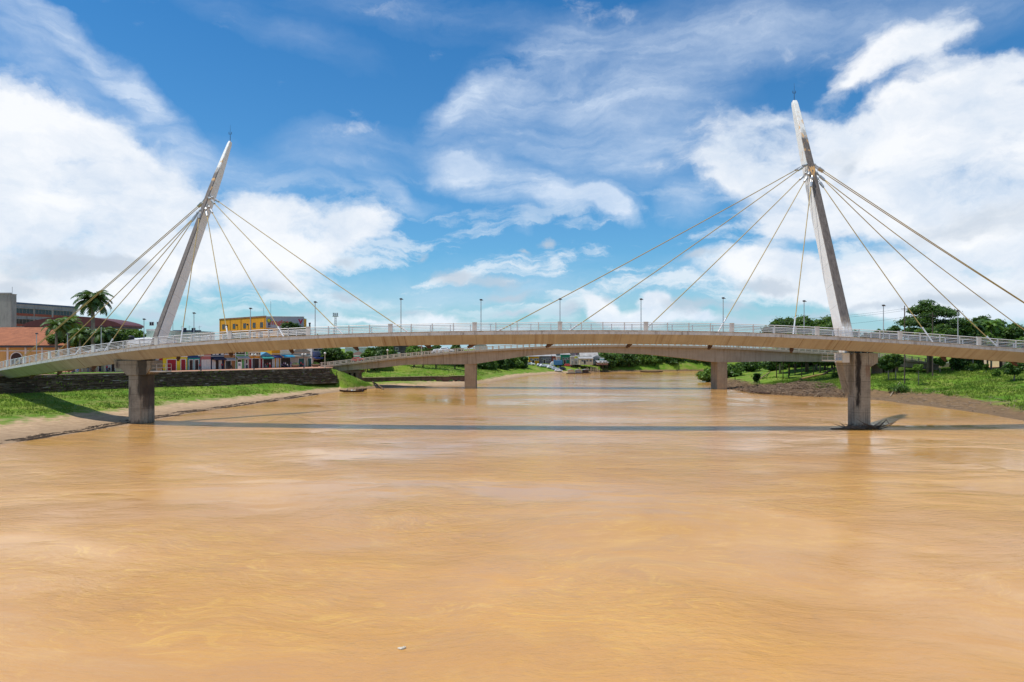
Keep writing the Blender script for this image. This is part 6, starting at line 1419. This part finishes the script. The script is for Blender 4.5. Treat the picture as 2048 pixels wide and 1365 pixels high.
# ------------------------------------------------------------------ grass (stuff)
def grass(name, n, xr, yr, test, hmin, hmax, seed):
    g_ = np.random.default_rng(seed); x = g_.uniform(*xr, n); y = g_.uniform(*yr, n); z = hgt(x, y); k = test(x, y, z); x, y, z = x[k], y[k], z[k]
    # thin out with a patchy mask
    k = (vnoise(x, y, 1.6, 9) + .8 * vnoise(x, y, 5, 11) + g_.uniform(-.5, 1.4, len(x))) > 0; x, y, z = x[k], y[k], z[k]; n_ = len(x)
    B = 4; X = np.repeat(x, B) + g_.normal(0, .12, n_ * B); Y = np.repeat(y, B) + g_.normal(0, .12, n_ * B); Z = np.repeat(z, B) - .05
    hh_ = g_.uniform(hmin, hmax, n_ * B) * (1 + .45 * vnoise(X, Y, 3, 13)); a = g_.uniform(0, 6.28, n_ * B); l_ = hh_ * g_.uniform(.15, .7, n_ * B); b_ = g_.uniform(0, 6.28, n_ * B); wv_ = .035 + .05 * hh_
    p0 = np.stack([X - wv_ * np.cos(a), Y - wv_ * np.sin(a), Z], 1); p1 = np.stack([X + wv_ * np.cos(a), Y + wv_ * np.sin(a), Z], 1); p2 = np.stack([X + l_ * np.cos(b_), Y + l_ * np.sin(b_), Z + hh_], 1)
    v = np.stack([p0, p1, p2], 1).reshape(-1, 3)
    struct(name, mesh_np(name, v, None, np.arange(n_ * B * 3).reshape(-1, 3)), M_blade, 'stuff')
XLf = lambda y: np.interp(y, *zip(*XLt)); XRf = lambda y: np.interp(y, *zip(*XRt))
def tl(x, y, z):
    beh = (x - A0[0]) * WN[0] + (y - A0[1]) * WN[1]; al = (x - A0[0]) * _d[0] + (y - A0[1]) * _d[1]
    return (z > .95 + .35 * vnoise(x, y, 4, 15)) & ((beh > 2.6) | (al > La + 2)) & (x < XLf(y)) & (np.abs(x) < .92 * y)
grass('grass', 46000, (-112, -40), (84, 206), tl, .16, .42, 31)
def tr(x, y, z):
    lim_ = np.where((y > 132) & (y < 205), 1.45, .8); return (z > lim_ + .5 * vnoise(x, y, 4, 17)) & (x > XRf(y)) & (x < .95 * y) & (z < 6.3)
grass('grass', 72000, (62, 165), (100, 215), tr, .20, .60, 33)
grass('grass', 26000, (-60, 90), (206, 330), lambda x, y, z: (z > 1.7) & (z < 7) & ((x < XLf(y)) | (x > XRf(y))) & (((x - B0[0]) * BN[0] + (y - B0[1]) * BN[1] < -.8) | (y > 246) | (x > 50)), .25, .6, 35)
def weed_line():
    """dark flood wrack along the left shoreline"""
    g_ = np.random.default_rng(5); n_ = 5200; y = g_.uniform(84, 178, n_); off = np.abs(g_.normal(0, .45, n_)) + .5 + (g_.random(n_) < .35) * 1.6; x = XLf(y) - off - .6 * vnoise(y, y, 3, 2)
    k = (vnoise(x * 0, y, 2.2, 5) + g_.uniform(-.5, .7, n_)) > 0; x, y = x[k], y[k]; z = hgt(x, y) + .02; k = z > .02; x, y, z = x[k], y[k], z[k]; n_ = len(x)
    a = g_.normal(1.35, .6, n_); L_ = g_.uniform(.1, .5, n_); w_ = .03
    p = np.stack([x, y, z], 1); d = np.stack([np.cos(a) * L_, np.sin(a) * L_, 0 * a], 1); e = np.stack([-np.sin(a) * w_, np.cos(a) * w_, 0 * a], 1); u = np.array([0, 0, .05])
    v = np.stack([p - d - e, p + d - e, p + d + e + u, p - d + e + u], 1).reshape(-1, 3)
    struct('flood_wrack', mesh_np('flood_wrack', v, np.arange(n_ * 4).reshape(-1, 4)), mat('wrack', (.09, .06, .04), .95, .4, 3), 'stuff')
weed_line()

# ------------------------------------------------------------------ driftwood
def sticks(name, n_, fx, fy, lmin, lmax, rmin, rmax, seed, mt, zadd=.35, kind='stuff'):
    g_ = np.random.default_rng(seed); m = MB()
    for _ in range(n_):
        for _t in range(20):
            x, y = g_.uniform(*fx), g_.uniform(*fy); z = ground(x, y)
            if x > np.interp(y, *zip(*XRt)) - .6 and .0 < z < 2.6: break
        else: continue
        a = g_.normal(.3, .9); L_ = g_.uniform(lmin, lmax); r_ = g_.uniform(rmin, rmax); d = Vector((cos(a), sin(a), g_.normal(0, .16))) * L_ / 2; p = Vector((x, y, z + g_.uniform(.02, zadd)))
        m.tube([p - d, p + Vector((0, 0, g_.normal(0, .08))), p + d], [r_, r_ * .9, r_ * .5], 4)
    o = m.build(name, mt, fix=False); o['kind'] = kind; return o
sticks('driftwood', 1500, (64, 84), (163, 196), .6, 3.2, .03, .10, 3, mat('driftwood', (.30, .205, .13), .95, .45, 2.5, col2=(.12, .08, .055)), .7)
sticks('driftwood', 420, (62, 78), (180, 240), .5, 2.2, .03, .08, 4, mat('driftwood', (.30, .205, .13)), .4)
sticks('driftwood', 260, (82, 100), (115, 164), .4, 2.4, .02, .06, 5, mat('driftwood_pale', (.42, .31, .22), .95, .4, 2.5), .15)
logs = [(1600, 771, 1648, 768, .9, .30, (.55, .36, .14), 'pale yellow-brown split log on the driftwood heap'), (1646, 768, 1670, 760, 1.0, .25, (.12, .08, .06), 'dark log touching the end of the pale split log'), (1543, 778, 1564, 780, .7, .20, (.40, .30, .24), 'grey log low on the driftwood heap'), (1500, 784, 1540, 788, .3, .28, (.10, .06, .045), 'thick dark log at the water edge of the heap'), (1520, 762, 1540, 756, 1.2, .20, (.42, .30, .18), 'light log at the top left of the driftwood heap'), (1780, 795, 1800, 788, .4, .08, (.60, .50, .38), 'thin pale branch lying on the mud right of the right river pier'), (745, 770, 768, 778, .4, .20, (.20, .13, .08), 'brown log lying at the waterline below the sandy beach'), (1628, 793, 1640, 789, .4, .10, (.42, .30, .18), 'thin stick leaning at the water edge of the heap')]
for (ax_, ay_, bx_, by_, z_, r_, cc_, lb) in logs:
    P_ = []
    for (px_, py_) in ((ax_, ay_), (bx_, by_)):
        D = (H - z_) * F / (py_ - HOR); x = place(px_, D); P_.append(Vector((x, D, max(ground(x, D), 0) + r_ * .9 + .15)))
    o = empty('log', lb, 'log', P_[0], 0, 'logs washed up on the banks')
    d = P_[1] - P_[0]; m = MB(); m.tube([(0, 0, 0), d * .3 + Vector((0, 0, .05)), d * .7, d], [r_, r_ * .95, r_ * .85, r_ * .6], 9); m.build('stem', mat('log_%d' % ax_, cc_, .95, .35, 2.5, bump=.5), o)
    m = MB(); s0 = d * .6; m.tube([s0, s0 + Vector((.3, .2, .5)) * (1 + r_)], [r_ * .35, r_ * .15], 5); m.build('branch_stub', mat('log_%d' % ax_, cc_), o)
# debris raft caught on the right pier
o = empty('debris_raft', 'tangle of dark branches caught around the foot of the right river pier', 'driftwood', (51.5, 100.0, 0))
g = random.Random(77)
for k in range(34):
    m = MB(); a = g.uniform(-.5, .5) + (pi if g.random() < .5 else 0); x0 = g.uniform(-2.4, 2.6); y0 = g.uniform(-.9, .3) if abs(x0) < 1.3 else g.uniform(-.8, 1.4); L_ = g.uniform(.8, 3.0)
    p_ = Vector((x0, y0, g.uniform(-.05, .25))); d = Vector((cos(a), sin(a) * .5, g.uniform(-.02, .35))); q_ = p_ + d * L_ * .5 + Vector((0, 0, g.uniform(-.1, .3)))
    m.tube([p_, q_, q_ + (d + Vector((0, 0, g.uniform(-.3, .5)))) * L_ * .5], [.09, .06, .02], 5); m.build('branch', M_bark, o)
m = MB(); m.tube([(-5.0, -.4, .05), (-2.0, -.5, .18), (1.0, -.35, .12)], [.10, .22, .2], 8); m.build('trunk_log', M_bark, o)
m = MB(); m.tube([(1.0, -.2, .1), (2.6, .2, .5), (3.6, .5, 1.3), (4.3, .6, .3)], [.14, .1, .06, .03], 6); m.build('branch', M_bark, o)

# white bag drifting near the camera
m = MB(); m.ball((0, 0, .02), .13, .09, .05, 12, 7); m.ball((.10, .05, .03), .07, .06, .05, 10, 6); m.ball((-.10, .03, .01), .06, .05, .03, 8, 5)
for k in range(len(m.v)): m.v[k] = tuple(c_ * (1 + random.uniform(-.16, .16)) for c_ in m.v[k])
o = m.build('floating_bag', mat('dirty_plastic', (.66, .58, .46), .5, .25, 12))
D = H * F / (1298 - HOR); o.location = (place(803, D), D, 0); tag(o, 'small crumpled white bag drifting alone on the near brown water', 'bag')
